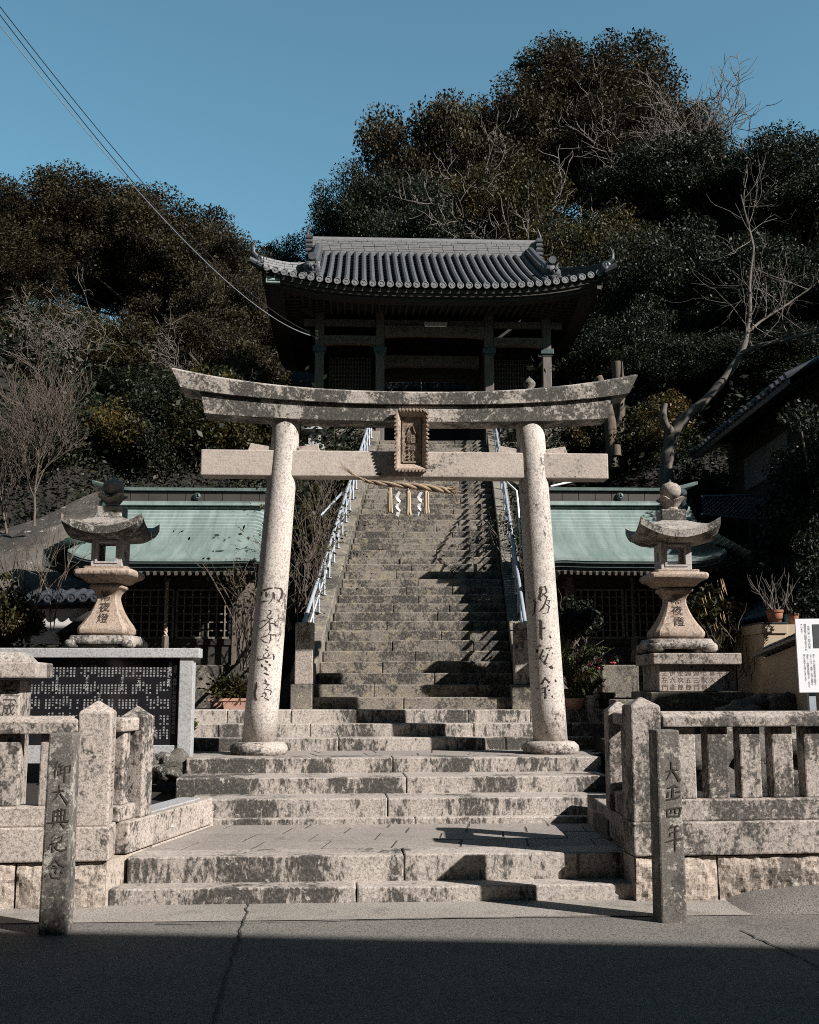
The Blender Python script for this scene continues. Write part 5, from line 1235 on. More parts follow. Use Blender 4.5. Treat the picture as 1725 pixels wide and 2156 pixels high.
# left wood
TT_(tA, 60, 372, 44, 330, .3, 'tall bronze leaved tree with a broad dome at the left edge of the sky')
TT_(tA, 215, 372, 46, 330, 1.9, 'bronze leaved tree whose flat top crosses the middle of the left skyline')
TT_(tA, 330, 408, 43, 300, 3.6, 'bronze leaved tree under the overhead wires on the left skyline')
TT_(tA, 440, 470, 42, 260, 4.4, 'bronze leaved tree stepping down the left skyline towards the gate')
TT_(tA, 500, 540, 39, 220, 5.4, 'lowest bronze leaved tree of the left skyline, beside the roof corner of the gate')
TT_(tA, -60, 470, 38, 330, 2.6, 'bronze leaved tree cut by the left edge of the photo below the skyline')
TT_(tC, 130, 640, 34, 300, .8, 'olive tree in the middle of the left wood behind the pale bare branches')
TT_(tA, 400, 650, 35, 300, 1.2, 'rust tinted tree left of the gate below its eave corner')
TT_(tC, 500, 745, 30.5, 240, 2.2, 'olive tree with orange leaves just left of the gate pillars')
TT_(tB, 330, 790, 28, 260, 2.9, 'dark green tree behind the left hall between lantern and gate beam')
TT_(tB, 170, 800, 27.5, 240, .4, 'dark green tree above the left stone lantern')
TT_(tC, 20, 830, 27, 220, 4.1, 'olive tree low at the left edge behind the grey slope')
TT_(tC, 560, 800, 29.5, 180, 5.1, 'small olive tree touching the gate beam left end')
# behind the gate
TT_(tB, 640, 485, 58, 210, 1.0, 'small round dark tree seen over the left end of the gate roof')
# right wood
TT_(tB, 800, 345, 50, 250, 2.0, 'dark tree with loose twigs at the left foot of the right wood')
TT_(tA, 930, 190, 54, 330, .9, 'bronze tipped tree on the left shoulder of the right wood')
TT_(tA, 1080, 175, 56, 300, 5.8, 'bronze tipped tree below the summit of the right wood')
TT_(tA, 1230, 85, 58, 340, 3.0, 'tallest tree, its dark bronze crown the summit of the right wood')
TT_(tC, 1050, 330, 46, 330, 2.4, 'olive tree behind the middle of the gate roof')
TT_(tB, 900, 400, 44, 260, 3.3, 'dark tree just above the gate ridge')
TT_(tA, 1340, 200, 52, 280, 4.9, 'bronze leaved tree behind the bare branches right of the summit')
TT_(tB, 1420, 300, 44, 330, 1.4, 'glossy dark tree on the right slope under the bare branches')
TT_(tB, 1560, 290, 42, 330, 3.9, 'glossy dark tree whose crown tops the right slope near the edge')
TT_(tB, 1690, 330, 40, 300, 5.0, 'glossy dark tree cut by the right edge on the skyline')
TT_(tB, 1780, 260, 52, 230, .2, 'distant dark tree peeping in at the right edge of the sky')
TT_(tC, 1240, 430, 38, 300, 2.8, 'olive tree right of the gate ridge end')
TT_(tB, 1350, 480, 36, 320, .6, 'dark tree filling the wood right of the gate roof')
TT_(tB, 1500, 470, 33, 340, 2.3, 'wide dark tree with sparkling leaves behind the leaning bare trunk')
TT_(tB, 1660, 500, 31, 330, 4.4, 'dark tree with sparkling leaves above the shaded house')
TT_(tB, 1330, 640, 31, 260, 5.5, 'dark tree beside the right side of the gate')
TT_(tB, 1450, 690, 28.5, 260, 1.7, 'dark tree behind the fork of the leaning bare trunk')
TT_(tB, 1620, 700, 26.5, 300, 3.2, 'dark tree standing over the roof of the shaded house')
# dense evergreen in front of the house at the right edge
tD = tree('evergreen_shrub_tree', (0, 0, 0), 'dense small leaved evergreen at the right edge in front of the shaded house', 'tree', 61, 1.7, 4.6, 60, 30000, .075, 'leaf_dark', 'bark')
p = P(1795, 900, 15.5); tD.location = (p.x, 15.5, .8); tD.scale = (.92, .92, 1.12)
put(tD, (P(1765, 1000, 13.8).x, 13.9, .8), (.58, .68), 2.0, 'dense small leaved evergreen hanging over the wall behind the white sign')
# ------------------------------------------------------------------ bare trees
def bare(label, x, yfoot, ytop, Y, seed, lev, nch, d=(0, 0, 1), mat='bark_pale', ang=40, up=.10, wob=.2, shrink=.68, thick=.034, foot=None):
    L = 1.0; s = Sk(seed); s.branch((0, 0, 0), d, L, thick, 0, lev, nch, ang, up, wob, shrink, .3)
    at = foot or Vector((P(x, yfoot, Y).x, Y, min(hill(P(x, yfoot, Y).x, Y), P(x, yfoot, Y).z))); zt_ = P(x, ytop, Y).z
    zm = sorted(v.z for v in s.mb.v)[int(len(s.mb.v) * .995)]; k = (zt_ - at.z) / zm
    me = MB(); me.v = [v * k for v in s.mb.v]; me.f = s.mb.f
    o = me.build('bare_tree', mat, None, (0, 0, 0), smooth=True); o.location = at; return tag(o, label, 'tree', 'leafless trees')
bare('pale leafless tree with fine curling branches low in the left wood', 245, 860, 622, 29.5, 5, 5, (5, 4, 4, 3, 2), ang=52, up=.03, wob=.28)
bare('pale leafless bush of twigs beside the left eave of the gate', 430, 900, 690, 30, 6, 5, (5, 4, 4, 3, 2), ang=52, up=.03, wob=.28)
bare('slim bare tree standing on the grey slope at the far left', 72, 1105, 735, 19, 7, 4, (9, 5, 4, 3), ang=38, up=.14, mat='twig', wob=.12, thick=.02, foot=P(72, 1108, 19))
bare('bare sapling at the left edge behind the grey slope', 20, 1150, 800, 19.5, 17, 4, (7, 5, 4), ang=36, up=.14, mat='twig', wob=.14, thick=.02, foot=P(20, 1155, 19.5))
bare('wide grey bare tree spreading right of the summit against the sky', 1330, 560, 130, 47, 8, 5, (6, 5, 4, 3, 2), (.05, 0, 1), ang=46, up=.05, wob=.2)
bare('bare tree with upright twigs on the right skyline', 1470, 520, 190, 45, 9, 5, (6, 5, 4, 3, 2), (.25, 0, 1), ang=46, up=.05, wob=.2)
bare('bare tree tangled in the middle of the right wood', 1120, 560, 270, 44, 10, 5, (5, 4, 4, 3, 2), (-.1, 0, 1), ang=50, up=.05, wob=.24)
bare('pale bare tree above the right end of the gate ridge', 1215, 560, 330, 38, 12, 5, (6, 5, 4, 3, 3), (-.25, 0, 1), ang=52, up=.05, wob=.26)
# leaning trunk with two big limbs
YL = 22.5
s = Sk(15)
def poly(pts, r0, r1, n=8):
    q = [P(x, y, YL + dy) for x, y, dy in pts]; fine = []
    for i in range(len(q) - 1):
        for k in range(4): fine.append(q[i].lerp(q[i + 1], k / 4))
    fine.append(q[-1]); sm = [fine[0]] + [(fine[i - 1] + fine[i] * 2 + fine[i + 1]) / 4 for i in range(1, len(fine) - 1)] + [fine[-1]]
    m = len(sm) - 1; s.mb.tube(sm, [(r0 + (r1 - r0) * i / m) * (1 + .12 * math.sin(i * 1.7)) for i in range(m + 1)], n, False); return sm
t1 = poly([(1396, 1180, 0), (1402, 1010, 0), (1405, 965, 0), (1412, 925, 0), (1440, 880, 0), (1480, 850, 0), (1520, 805, 0), (1555, 755, 0), (1572, 715, 0)], .165, .06)
t2 = poly([(1560, 745, 0), (1595, 728, -.3), (1640, 718, -.6), (1690, 706, -.9), (1760, 690, -1.2)], .055, .025)
t3 = poly([(1570, 720, 0), (1580, 660, .2), (1578, 590, .3), (1588, 520, .3), (1572, 460, .3), (1560, 410, .3)], .05, .012)
t4 = poly([(1574, 700, 0), (1610, 670, .2), (1660, 640, .3), (1715, 600, .4)], .035, .014)
t5 = poly([(1414, 915, 0), (1395, 880, -.2), (1400, 850, -.2)], .10, .06)
for ln, pr in ((t2, .4), (t3, .5), (t4, .5)):
    for i in range(2, len(ln)):
        for k in range(2):
            if s.r.random() < pr:
                d = Vector((s.r.gauss(0, 1), s.r.gauss(0, .5), s.r.gauss(.5, .7))); s.branch(ln[i], d, s.r.uniform(.7, 1.4), .014, 2, 4, (3, 2, 2), 38, .10, .2, .62)
at = P(1402, 1000, YL); me = MB(); me.v = s.mb.v; me.f = s.mb.f
tag(me.build('bare_tree', 'bark_pale', None, at, smooth=True), 'leaning bare tree with a thick curved pale trunk right of the gate', 'tree', 'leafless trees')
# cut stumps by the gate
def stump(name, pts, Y, r0, r1, label):
    q = [P(x, y, Y) for x, y in pts]; th = thing(name, q[0], label, 'tree stump'); mb = MB(); n = len(q) - 1
    mb.tube(q, [(r0 + (r1 - r0) * i / n) * (1 + .08 * math.sin(i * 2.3)) for i in range(n + 1)], 14, False); mb.build('stem', 'bark', th, smooth=True)
    d = (q[-1] - q[-2]).normalized(); mb = MB(); mb.tube([q[-1] - d * .01, q[-1] + d * .004], [r1 * 1.0, r1 * .97], 14); mb.build('cut_face', 'cut', th)
stump('tree_stump', [(1298, 990), (1300, 900), (1304, 830), (1299, 763)], 24.5, .19, .125, 'tall sawn trunk with a fresh orange cut above the right end of the stone beam')
stump('tree_stump', [(1290, 985), (1285, 890), (1275, 830), (1259, 794)], 24.2, .14, .095, 'thinner sawn limb with a cut face just left of the tall sawn trunk')
stump('tree_stump', [(1298, 960), (1297, 938)], 22, .10, .085, 'short cut stump on the bank just above the stone beam end')
# ------------------------------------------------------------------ hillside undergrowth (uncountable) and shrubs
rg = np.random.default_rng(77)
def scatter(n, x0, x1, y0, y1, keepf, h):
    x = rg.uniform(x0, x1, n); y = rg.uniform(y0, y1, n); ok = np.array([keepf(a, b) for a, b in zip(x, y)]); x, y = x[ok], y[ok]
    z = np.array([hill(a, b) for a, b in zip(x, y)]); bumpz = np.array([max(0, noise.noise(Vector((a * .9, b * .9, 3))) + .35) for a, b in zip(x, y)])
    return np.stack([x, y, z + rg.uniform(0, 1, len(x)) ** .7 * h * (.25 + bumpz * 1.6)], 1)
kf = lambda a, b: abs(a - ax(min(b, 26))) > 1.62 and not (-5 < a - GO.x < 5 and 26 < b < 35)
def stuff(nm, C, size, m, seed):
    o = bpy.data.objects.new(nm, leaves(nm, C, size, m, seed, .2)); COL.objects.link(o); return tag(o, kind='stuff')
stuff('undergrowth', scatter(80000, -9, 11, 18.4, 27, kf, 1.0), .085, 'leaf_dark', 1)
stuff('undergrowth', scatter(14000, -9, 11, 18.4, 27, kf, 1.1), .08, 'leaf_olive', 4)
stuff('undergrowth', scatter(60000, -22, 24, 20, 42, kf, 1.6), .17, 'leaf_dark', 2)
def leaf_bush(name, c, r, n, size, m, seed, label, cat='shrub', group=None, stems=8, flat=.85):
    th = thing(name, (c[0], c[1], c[2]), label, cat, group); r_ = np.random.default_rng(seed); k = 26
    ctr = r_.normal(size=(k, 3)); ctr /= np.linalg.norm(ctr, axis=1)[:, None]; ctr *= r * r_.uniform(.3, .78, (k, 1)); ctr[:, 2] = ctr[:, 2] * flat + r * .95
    idx = r_.integers(0, k, n); d = r_.normal(size=(n, 3)); d /= np.linalg.norm(d, axis=1)[:, None]; C = ctr[idx] + d * r * .36 * r_.uniform(.3, 1, (n, 1)) ** .5
    C = C[C[:, 2] > -.02]
    o = bpy.data.objects.new('foliage', leaves('foliage', C, size, m, seed, .0)); COL.objects.link(o); o.parent = th
    mb = MB(); rr_ = random.Random(seed)
    for i in range(stems):
        t = ctr[rr_.randrange(k)]; mb.tube([(rr_.gauss(0, .02), rr_.gauss(0, .02), 0), (t[0] * .4, t[1] * .4, t[2] * .5), tuple(t)], [.012, .009, .004], 4, False)
    me = mb.build('stem', 'twig', None, (0, 0, 0)); me.location = (0, 0, 0); me.parent = th
    return th
def onhill(x, y):
    Y = 18.0
    while Y < 45 and P(x, y, Y).z > hill(P(x, y, Y).x, Y): Y += .1
    return P(x, y, Y)
def BS(x, y, Y, r, n, s_, m, sd_, lab):
    c = onhill(x, y) if Y > 18 else P(x, y, Y); return leaf_bush('shrub', c - Vector((0, 0, .05)), r * (c.y / Y), n, s_, m, sd_, lab)
BS(1212, 1352, 14.3, .36, 4200, .062, 'leaf_dark', 3, 'rounded dark glossy shrub between the right gate pillar and the right hall')
BS(1345, 1000, 21, .75, 6000, .075, 'leaf_olive', 4, 'sunlit yellow green shrub on the bank at the right end of the stone beam')
BS(1240, 985, 22, .6, 4000, .075, 'leaf_olive', 5, 'olive shrub on the bank behind the right half of the stone beam')
BS(420, 1000, 22, .9, 7000, .08, 'leaf_olive', 6, 'olive shrub above the ridge of the left hall')
BS(500, 985, 22.5, .8, 6000, .08, 'leaf_olive', 7, 'orange tinged shrub behind the left end of the straight beam')
BS(250, 985, 24, 1.0, 7000, .085, 'leaf_sun', 51, 'sunlit orange and olive shrub up the bank above the left lantern')
BS(340, 965, 24, 1.15, 9000, .085, 'leaf_dark', 52, 'dark green shrub up the bank behind the left hall ridge')
BS(430, 955, 24, 1.1, 9000, .085, 'leaf_sun', 53, 'orange leaved shrub up the bank left of the stone beam end')
BS(520, 945, 25, 1.15, 9000, .085, 'leaf_sun', 54, 'tall orange and olive shrub just under the left tip of the curved lintel')
BS(590, 950, 25, .7, 5000, .085, 'leaf_sun', 55, 'olive shrub seen between the lintel and the left end of the tie beam')
BS(110, 1010, 24, 1.0, 7000, .085, 'leaf_dark', 56, 'dark shrub at the top of the grey slope on the left')
BS(1400, 950, 24, .8, 6000, .08, 'leaf_sun', 57, 'olive shrub at the foot of the leaning bare trunk')
BS(330, 1010, 21, .7, 5000, .075, 'leaf_dark', 8, 'dark shrub behind the left lantern finial')
BS(60, 1345, 13.6, .26, 1600, .055, 'leaf_olive', 9, 'low olive shrub behind the black monument at the far left')
BS(10, 1330, 13.2, .40, 2200, .055, 'leaf_olive', 10, 'yellowing shrub cut by the left edge beside the tiled wall')
BS(150, 1358, 13.3, .16, 900, .05, 'leaf_olive', 11, 'low shrub under the tiled wall left of the stone lantern')
BS(1700, 1300, 12.6, .22, 1300, .045, 'leaf_dark', 12, 'clipped leafy shrub between the pots and the white sign')
# brambles between the stair and the halls
def twigs(name, region, n, seed, label, cat, lean, L, mat='twig', leafm=None, nl=0):
    s = Sk(seed); (x0, y0, x1, y1, Ya, Yb) = region
    at = P((x0 + x1) / 2, y1, Ya); th = thing(name, at, label, cat); allp = []
    for i in range(n):
        u = s.r.random(); Y = Ya + (Yb - Ya) * u; y = y1 + (y0 - y1) * u; p = P(s.r.uniform(x0, x1) + lean * u * 60, y, Y)
        d = Vector((s.r.gauss(.1, .35), s.r.gauss(-.05, .3), 1)); s.branch(p - at, d, L * s.r.uniform(.6, 1.2), .008, 2, 3, (3, 3, 3), 30, .05, .16, .6)
    me = MB(); me.v = s.mb.v; me.f = s.mb.f; o = me.build('stem', mat, None, (0, 0, 0)); o.location = (0, 0, 0); o.parent = th
    if nl:
        C = crown_pts(s.tips, nl, .12, seed); c = bpy.data.objects.new('foliage', leaves('foliage', C, .06, leafm, seed)); COL.objects.link(c); c.parent = th
twigs('bramble', (606, 1100, 640, 1330, 14.3, 19), 55, 31, 'tangle of bare brown brambles between the left pillar and the left handrail', 'bramble', 1.1, 1.0, leafm='leaf_olive', nl=900)
twigs('bramble', (500, 1330, 535, 1420, 13.9, 15.0), 22, 32, 'thin bare twigs between the left hall and the left pillar', 'bramble', 0, 1.0, leafm='leaf_olive', nl=260)
twigs('bramble', (1500, 1400, 1590, 1440, 13.2, 14), 26, 33, 'budding bare twigs right of the right lantern pedestal', 'bramble', 0, .5)
twigs('bramble', (5, 1240, 120, 1340, 13.5, 15), 26, 34, 'bare saplings in front of the tiled wall on the left', 'bramble', 0, .9)
twigs('bramble', (1085, 1120, 1105, 1290, 15.5, 19), 16, 35, 'dark ivy stems beside the right stair kerb', 'bramble', -.5, .6, leafm='leaf_dark', nl=500)
# plant with hanging seed pods behind the right lantern
th = leaf_bush('pod_plant', P(1500, 1370, 14.0), .42, 1500, .085, 'leaf_olive', 41, 'leafy plant with hanging brown seed pods behind the right lantern', 'plant', None, 12, 1.05)
r_ = random.Random(3); b = P(1500, 1370, 14.0)
for (x, y) in ((1512, 1218), (1520, 1226), (1524, 1290), (1518, 1240), (1505, 1310), (1492, 1250), (1484, 1280)):
    q = P(x, y, 13.7); mb = MB()
    for k in range(3):
        o = q + Vector((r_.gauss(0, .03), r_.gauss(0, .03), r_.gauss(0, .02))); mb.tube([o, o + Vector((.006, 0, -.05)), o + Vector((.024, 0, -.10))], [.004, .006, .002], 5)
    o = mb.build('seed_pod', 'pod', None, b); o.location = (0, 0, 0); o.parent = th
# ------------------------------------------------------------------ gate-level walls and small things
def wallrow(name, x0, x1, y0, y1, Y, label, mat='wallstone', rows=3, seed=1, dep=.4):
    a, b = P(x0, y1, Y), P(x1, y0, Y); mb = MB(); r_ = random.Random(seed); h = (b.z - a.z) / rows
    for j in range(rows):
        x = a.x
        while x < b.x - .05:
            x2 = min(b.x, x + r_.uniform(.45, .9)); mb.box(x + .006, x2 - .006, Y + r_.uniform(-.02, .02), Y + dep, a.z + h * j + .004, a.z + h * (j + 1) - .004); x = x2
    return tag(mb.build(name, mat, loc=((a.x + b.x) / 2, Y, a.z), bevel=.02), label, 'stone wall')
wallrow('stone_wall', 648, 788, 903, 1000, 25.9, 'mossy stone retaining wall left of the stair head', rows=4, seed=2)
wallrow('stone_wall', 1048, 1262, 930, 1010, 25.6, 'mossy stone retaining wall right of the stair head', rows=4, seed=3)
def stonefence(x0, x1, Y, label, seed):
    a, b = P(x0, 930, Y), P(x1, 930, Y); th = thing('stone_fence', ((a.x + b.x) / 2, Y, a.z), label, 'stone fence'); n = int((b.x - a.x) / .42)
    z = lambda y: ZY(y, Y)
    for i in range(n + 1):
        x = a.x + (b.x - a.x) * i / n; mb = MB(); mb.box(x - .08, x + .08, Y, Y + .16, z(934), z(880)); mb.build('post', 'wallstone', th, bevel=.01)
    mb = MB(); mb.box(a.x, b.x, Y + .03, Y + .13, z(910), z(902)); mb.build('rail', 'wallstone', th)
stonefence(1060, 1250, 25.9, 'row of low mossy stone posts on the wall right of the stair head', 1)
stonefence(690, 775, 26.1, 'row of low mossy stone posts on the wall left of the stair head', 2)
# small grey lantern at the stair head
def small_lantern(x, y0, y1, Y, label):
    a = P(x, y1, Y); h = P(x, y0, Y).z - a.z; th = thing('small_lantern', a, label, 'stone lantern'); w_ = h * .42; T = Matrix.Translation(a)
    mb = MB(T); mb.box(-w_ * .9, w_ * .9, -w_ * .9, w_ * .9, -1.2, h * .2); mb.build('base', 'grey_granite', th, bevel=.02)
    mb = MB(T); s_ = w_ * .55
    mb.box(-s_, s_, -s_, s_, h * .2, h * .34, ); mb.box(-s_, s_, -s_, s_, h * .62, h * .72)
    for q in (-1, 1):
        for r_ in (-1, 1): x0, x1 = sorted((q * s_, q * s_ * .55)); y0_, y1_ = sorted((r_ * s_, r_ * s_ * .55)); mb.box(x0, x1, y0_, y1_, h * .34, h * .62)
    mb.build('fire_box', 'grey_granite', th)
    mb = MB(T); mb.lathe([(w_ * .9, h * .72), (w_ * 1.15, h * .78), (w_ * .5, h * .92), (w_ * .2, h)], 24, (0, 0, 0), 7); mb.build('roof', 'grey_granite', th)
small_lantern(663, 897, 950, 24.6, 'small grey stone lantern left of the stair head')
# onion finial above the beam
c = P(1115, 822, 27); mb = MB(Matrix.Translation(c)); mb.lathe([(.10, -2.2), (.10, -.05), (.14, -.02), (.14, .02), (.09, .05), (.15, .12), (.15, .2), (.09, .27), (.02, .33), (.005, .36)], 20); tag(mb.build('finial_post', 'wallstone', loc=c, smooth=True), 'stone post with an onion shaped finial in front of the gate, seen over the beam', 'post')
# ------------------------------------------------------------------ concrete slope and tiled wall on the left
mb = MB(); q = [P(-60, 1290, 16.6), P(255, 1262, 17.2), P(262, 1040, 20.5), P(205, 1040, 20.8), P(60, 1098, 20.0), P(-60, 1150, 19.3)]
n_ = (q[1] - q[0]).cross(q[2] - q[0]).normalized(); n_ = n_ if n_.y < 0 else -n_
cc = sum(q, Vector()) / 6; rows = []
lo = [q[0].lerp(q[1], t) for t in np.linspace(0, 1, 15)]; up_ = [q[5], q[5].lerp(q[4], .35), q[5].lerp(q[4], .7), q[4]] + [q[4].lerp(q[3], t) for t in np.linspace(.14, 1, 7)] + [q[3].lerp(q[2], t) for t in (.25, .5, .75, 1)]
for j in range(13): rows.append([lo[i].lerp(up_[i], j / 12) + n_ * .12 * noise.noise(lo[i].lerp(up_[i], j / 12) * 1.3) + n_ * (.05 if j in (5, 9) else 0) for i in range(15)])
mb.grid(rows); mb.grid([rows[-1], [p - n_ * .4 for p in rows[-1]]])
tag(mb.build('concrete_slope', 'shaded_concrete', loc=cc), 'grey brown sprayed concrete slope at the far left behind the hall', 'retaining slope')
YT = 14.4; th = thing('tiled_wall', P(120, 1330, YT), 'small white plastered gable wall with grey round tile coping behind the left lantern', 'wall')
z = lambda y: ZY(y, YT); X = lambda x: P(x, 1290, YT).x
mb = MB(); mb.prism([(X(48), z(1355)), (X(215), z(1355)), (X(215), z(1268)), (X(52), z(1274))], YT + .06, YT + .25); mb.build('plaster_wall', 'plaster', th)
mb = MB()
for i in range(7):
    x = X(58 + i * 24.5); mb.tube([(x, YT - .12, z(1262 - i * .5)), (x, YT + .4, z(1262 - i * .5) + .12)], .052, 10); mb.T = Matrix.Translation((x, YT - .13, z(1262 - i * .5))) @ Matrix.Rotation(R(90), 4, 'X'); mb.lathe([(.06, -.01), (.06, .01), (.045, .012), (.04, .004), (.018, .004), (.015, .012)], 12); mb.T = Matrix.Identity(4)
mb.grid([[(X(40), YT - .1, z(1272)), (X(215), YT - .1, z(1268))], [(X(40), YT + .45, z(1272) + .13), (X(215), YT + .45, z(1268) + .13)]])
mb.tube([(X(70), YT + .42, z(1248)), (X(215), YT + .42, z(1243))], .06, 10); mb.build('tile_coping', 'tile_dark', th)
mb = MB(); mb.bar((X(125), YT + .02, z(1340)), (X(205), YT + .02, z(1283)), .05, .10); mb.bar((X(40), YT + .03, z(1279)), (X(215), YT + .03, z(1275)), .06, .05); mb.bar((X(165), YT + .03, z(1360)), (X(165), YT + .03, z(1312)), .09, .09); mb.build('timber', 'wood_dark', th)
# plank fence and posts right of the left hall
mb = MB(); YQ = 15.6
for i in range(6):
    a, b = P(487 + i * 9, 1400, YQ + i * .1), P(487 + i * 9, 1195 + i * 4, YQ + i * .1); mb.box(a.x, a.x + .058, YQ + i * .1, YQ + i * .1 + .03, a.z, b.z)
tag(mb.build('plank_screen', 'wood', loc=P(500, 1400, YQ)), 'narrow grey plank screen between the left hall and the left gate pillar', 'screen')
# drain pipes and chain link fence
def pipe(pts, r, label, mat='white', cat='pipe', nm='drain_pipe'):
    mb = MB(); mb.tube([P(*p) for p in pts], r, 8); return tag(mb.build(nm, mat, loc=P(*pts[0]), smooth=True), label, cat)
pipe([(1062, 1010, 20), (1088, 1034, 17.5), (1091, 1060, 17.3), (1099, 1175, 16.8)], .016, 'thin white drain pipe beside the right handrail')
pipe([(1250, 1003, 18.2), (1160, 1024, 17.4)], .018, 'thin white pipe above the ridge of the right hall')
pipe([(736, 1021, 20.5), (676, 1085, 18)], .022, 'grey pipe rail slanting down left of the left handrail', 'steel')
# chain link
A, B, C_, D_ = P(1478, 1045, 19.5), P(1592, 1042, 20.5), P(1592, 1094, 20.5), P(1478, 1082, 19.5)
th = thing('chain_link_fence', D_, 'galvanised chain link fence between the right hall and the shaded house', 'fence'); mb = MB(); n = 12; m = 5
for i in range(n):
    for j in range(m):
        f = lambda a, b: (A.lerp(B, a / n)).lerp(D_.lerp(C_, a / n), b / m)
        mb.bar(f(i, j), f(min(n, i + .5), j + .5), .007); mb.bar(f(min(n, i + .5), j + .5), f(i, j + 1), .007); mb.bar(f(i + 1, j), f(i + .5, j + .5), .007); mb.bar(f(i + .5, j + .5), f(i + 1, j + 1), .012)
mb.build('mesh', 'steel', th)
mb = MB(); mb.tube([A, B], .02, 8); mb.tube([D_, C_], .02, 8); mb.build('rail', 'steel', th)
# ------------------------------------------------------------------ shaded house on the right
HX = 6.25; th = thing('old_house', (HX + 2, 18, .9), 'dark two storey timber house in shade at the right edge', 'house')
mb = MB(); mb.box(HX + .5, HX + 6, 15.8, 23.2, .8, 6.9); mb.build('wall', 'wood_dark', th)
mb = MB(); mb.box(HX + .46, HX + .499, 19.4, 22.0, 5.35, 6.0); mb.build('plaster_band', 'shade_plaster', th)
zw0, zw1 = 3.2, 4.95
wf = MB(); wf.box(HX + .42, HX + .498, 19.9, 22.6, zw0 - .08, zw0); wf.box(HX + .42, HX + .498, 19.9, 22.6, zw1, zw1 + .08)
for y in (19.9, 20.8, 21.7, 22.6): wf.box(HX + .42, HX + .498, y - .04, y + .04, zw0, zw1)
w_ = wf.build('window', 'copper_dark', th)
mb = MB(); mb.box(HX + .47, HX + .495, 19.95, 22.55, zw0, zw1); mb.build('pane', 'dark', w_)
def tileroof(y0, y1, x0, x1, z0, z1, nm):
    mb = MB(); mb.grid([[(x0, y0, z0), (x0, y1, z0)], [(x1, y0, z1), (x1, y1, z1)]]); mb.grid([[(x0, y0, z0 - .1), (x0, y1, z0 - .1)], [(x1, y0, z1 - .12), (x1, y1, z1 - .12)]]); mb.grid([[(x0, y0, z0 - .1), (x0, y1, z0 - .1)], [(x0, y0, z0), (x0, y1, z0)]])
    y = y0 + .1
    while y < y1: mb.tube([(x0 - .04, y, z0 + .04), (x1, y, z1 + .04)], .06, 8); y += .24
    mb.tube([(x0, y1 - .02, z0 + .06), (x1, y1 - .02, z1 + .06)], .08, 8)
    return mb.build(nm, 'tile_dark', th)
tileroof(16.8, 22.9, HX - .35, HX + 3.2, 6.25, 8.0, 'roof'); tileroof(15.2, 22.6, HX - .45, HX + .5, 2.55, 3.05, 'pent_roof')
mb = MB()
for y in (15.9, 18.0, 20.2, 22.5): mb.box(HX - .05, HX + .06, y - .06, y + .06, .8, 2.5)
mb.build('post', 'wood_dark', th)
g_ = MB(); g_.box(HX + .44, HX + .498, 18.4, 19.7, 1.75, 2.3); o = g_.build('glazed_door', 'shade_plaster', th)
mb = MB(); mb.bar((HX + .42, 18.3, 1.95), (HX + .42, 19.8, 2.25), .05, .08); mb.build('brace', 'wood_dark', o)
# beige wall with tile coping, gate pillar with pots, sign
YB = 11.6
th = thing('garden_wall', P(1690, 1500, YB), 'beige rendered garden wall with dark tile coping at the right edge', 'wall')
pa, pb = P(1604, 1380, 12.6), P(1800, 1300, 10.3); zl = .75
mb = MB(); d = (pb - pa); nrm = Vector((d.y, -d.x, 0)).normalized()
A = [Vector((pa.x, pa.y, zl)), Vector((pb.x, pb.y, zl)), Vector((pb.x, pb.y, pb.z - .04)), Vector((pa.x, pa.y, pa.z - .04))]
mb.add([p for p in A] + [p - nrm * .16 for p in A], [(0, 1, 2, 3), (7, 6, 5, 4), (0, 4, 5, 1), (1, 5, 6, 2), (2, 6, 7, 3), (3, 7, 4, 0)]); mb.build('wall_face', 'beige', th)
mb = MB()
for i in range(17):
    a = pa.lerp(pb, i / 17); b = pa.lerp(pb, (i + 1.12) / 17); mb.tube([a + Vector((0, 0, .035)) - nrm * .07, b + Vector((0, 0, .028)) - nrm * .07], [.07, .082], 10)
    for o_ in (nrm * .06, -nrm * .20): mb.bar(a + o_ + Vector((0, 0, .0)), b + o_ - Vector((0, 0, .006)), .10, .03)
mb.build('tile_coping', 'tile_dark', th)
YC = 13.0; a, b = P(1610, 1440, YC), P(1655, 1312, YC)
th = thing('gate_pier', (a.x, YC, .8), 'square beige gate pier carrying flower pots', 'pier')
mb = MB(); mb.box(a.x + .01, b.x - .01, YC, YC + 1.1, .7, ZY(1334, YC)); mb.build('shaft', 'beige', th, bevel=.006)
mb = MB(); mb.box(a.x - .01, b.x + .01, YC - .02, YC + 1.12, ZY(1334, YC) + .001, ZY(1313, YC)); mb.build('cap', 'beige', th, bevel=.006)
mb = MB(); mb.box(a.x - .02, b.x + .02, YC - .03, YC + 1.13, ZY(1313, YC) + .001, ZY(1310, YC)); mb.build('top_slab', 'tile_dark', th)
zc = ZY(1310, YC)
mb = MB(); x_ = P(1598, 1400, 13.2); mb.box(x_.x, x_.x + .1, 13.2, 13.3, .8, ZY(1360, 13.2)); tag(mb.build('gate_leaf', 'beige', loc=(x_.x, 13.2, .8)), 'narrow beige gate leaf hinged left of the pier', 'gate')
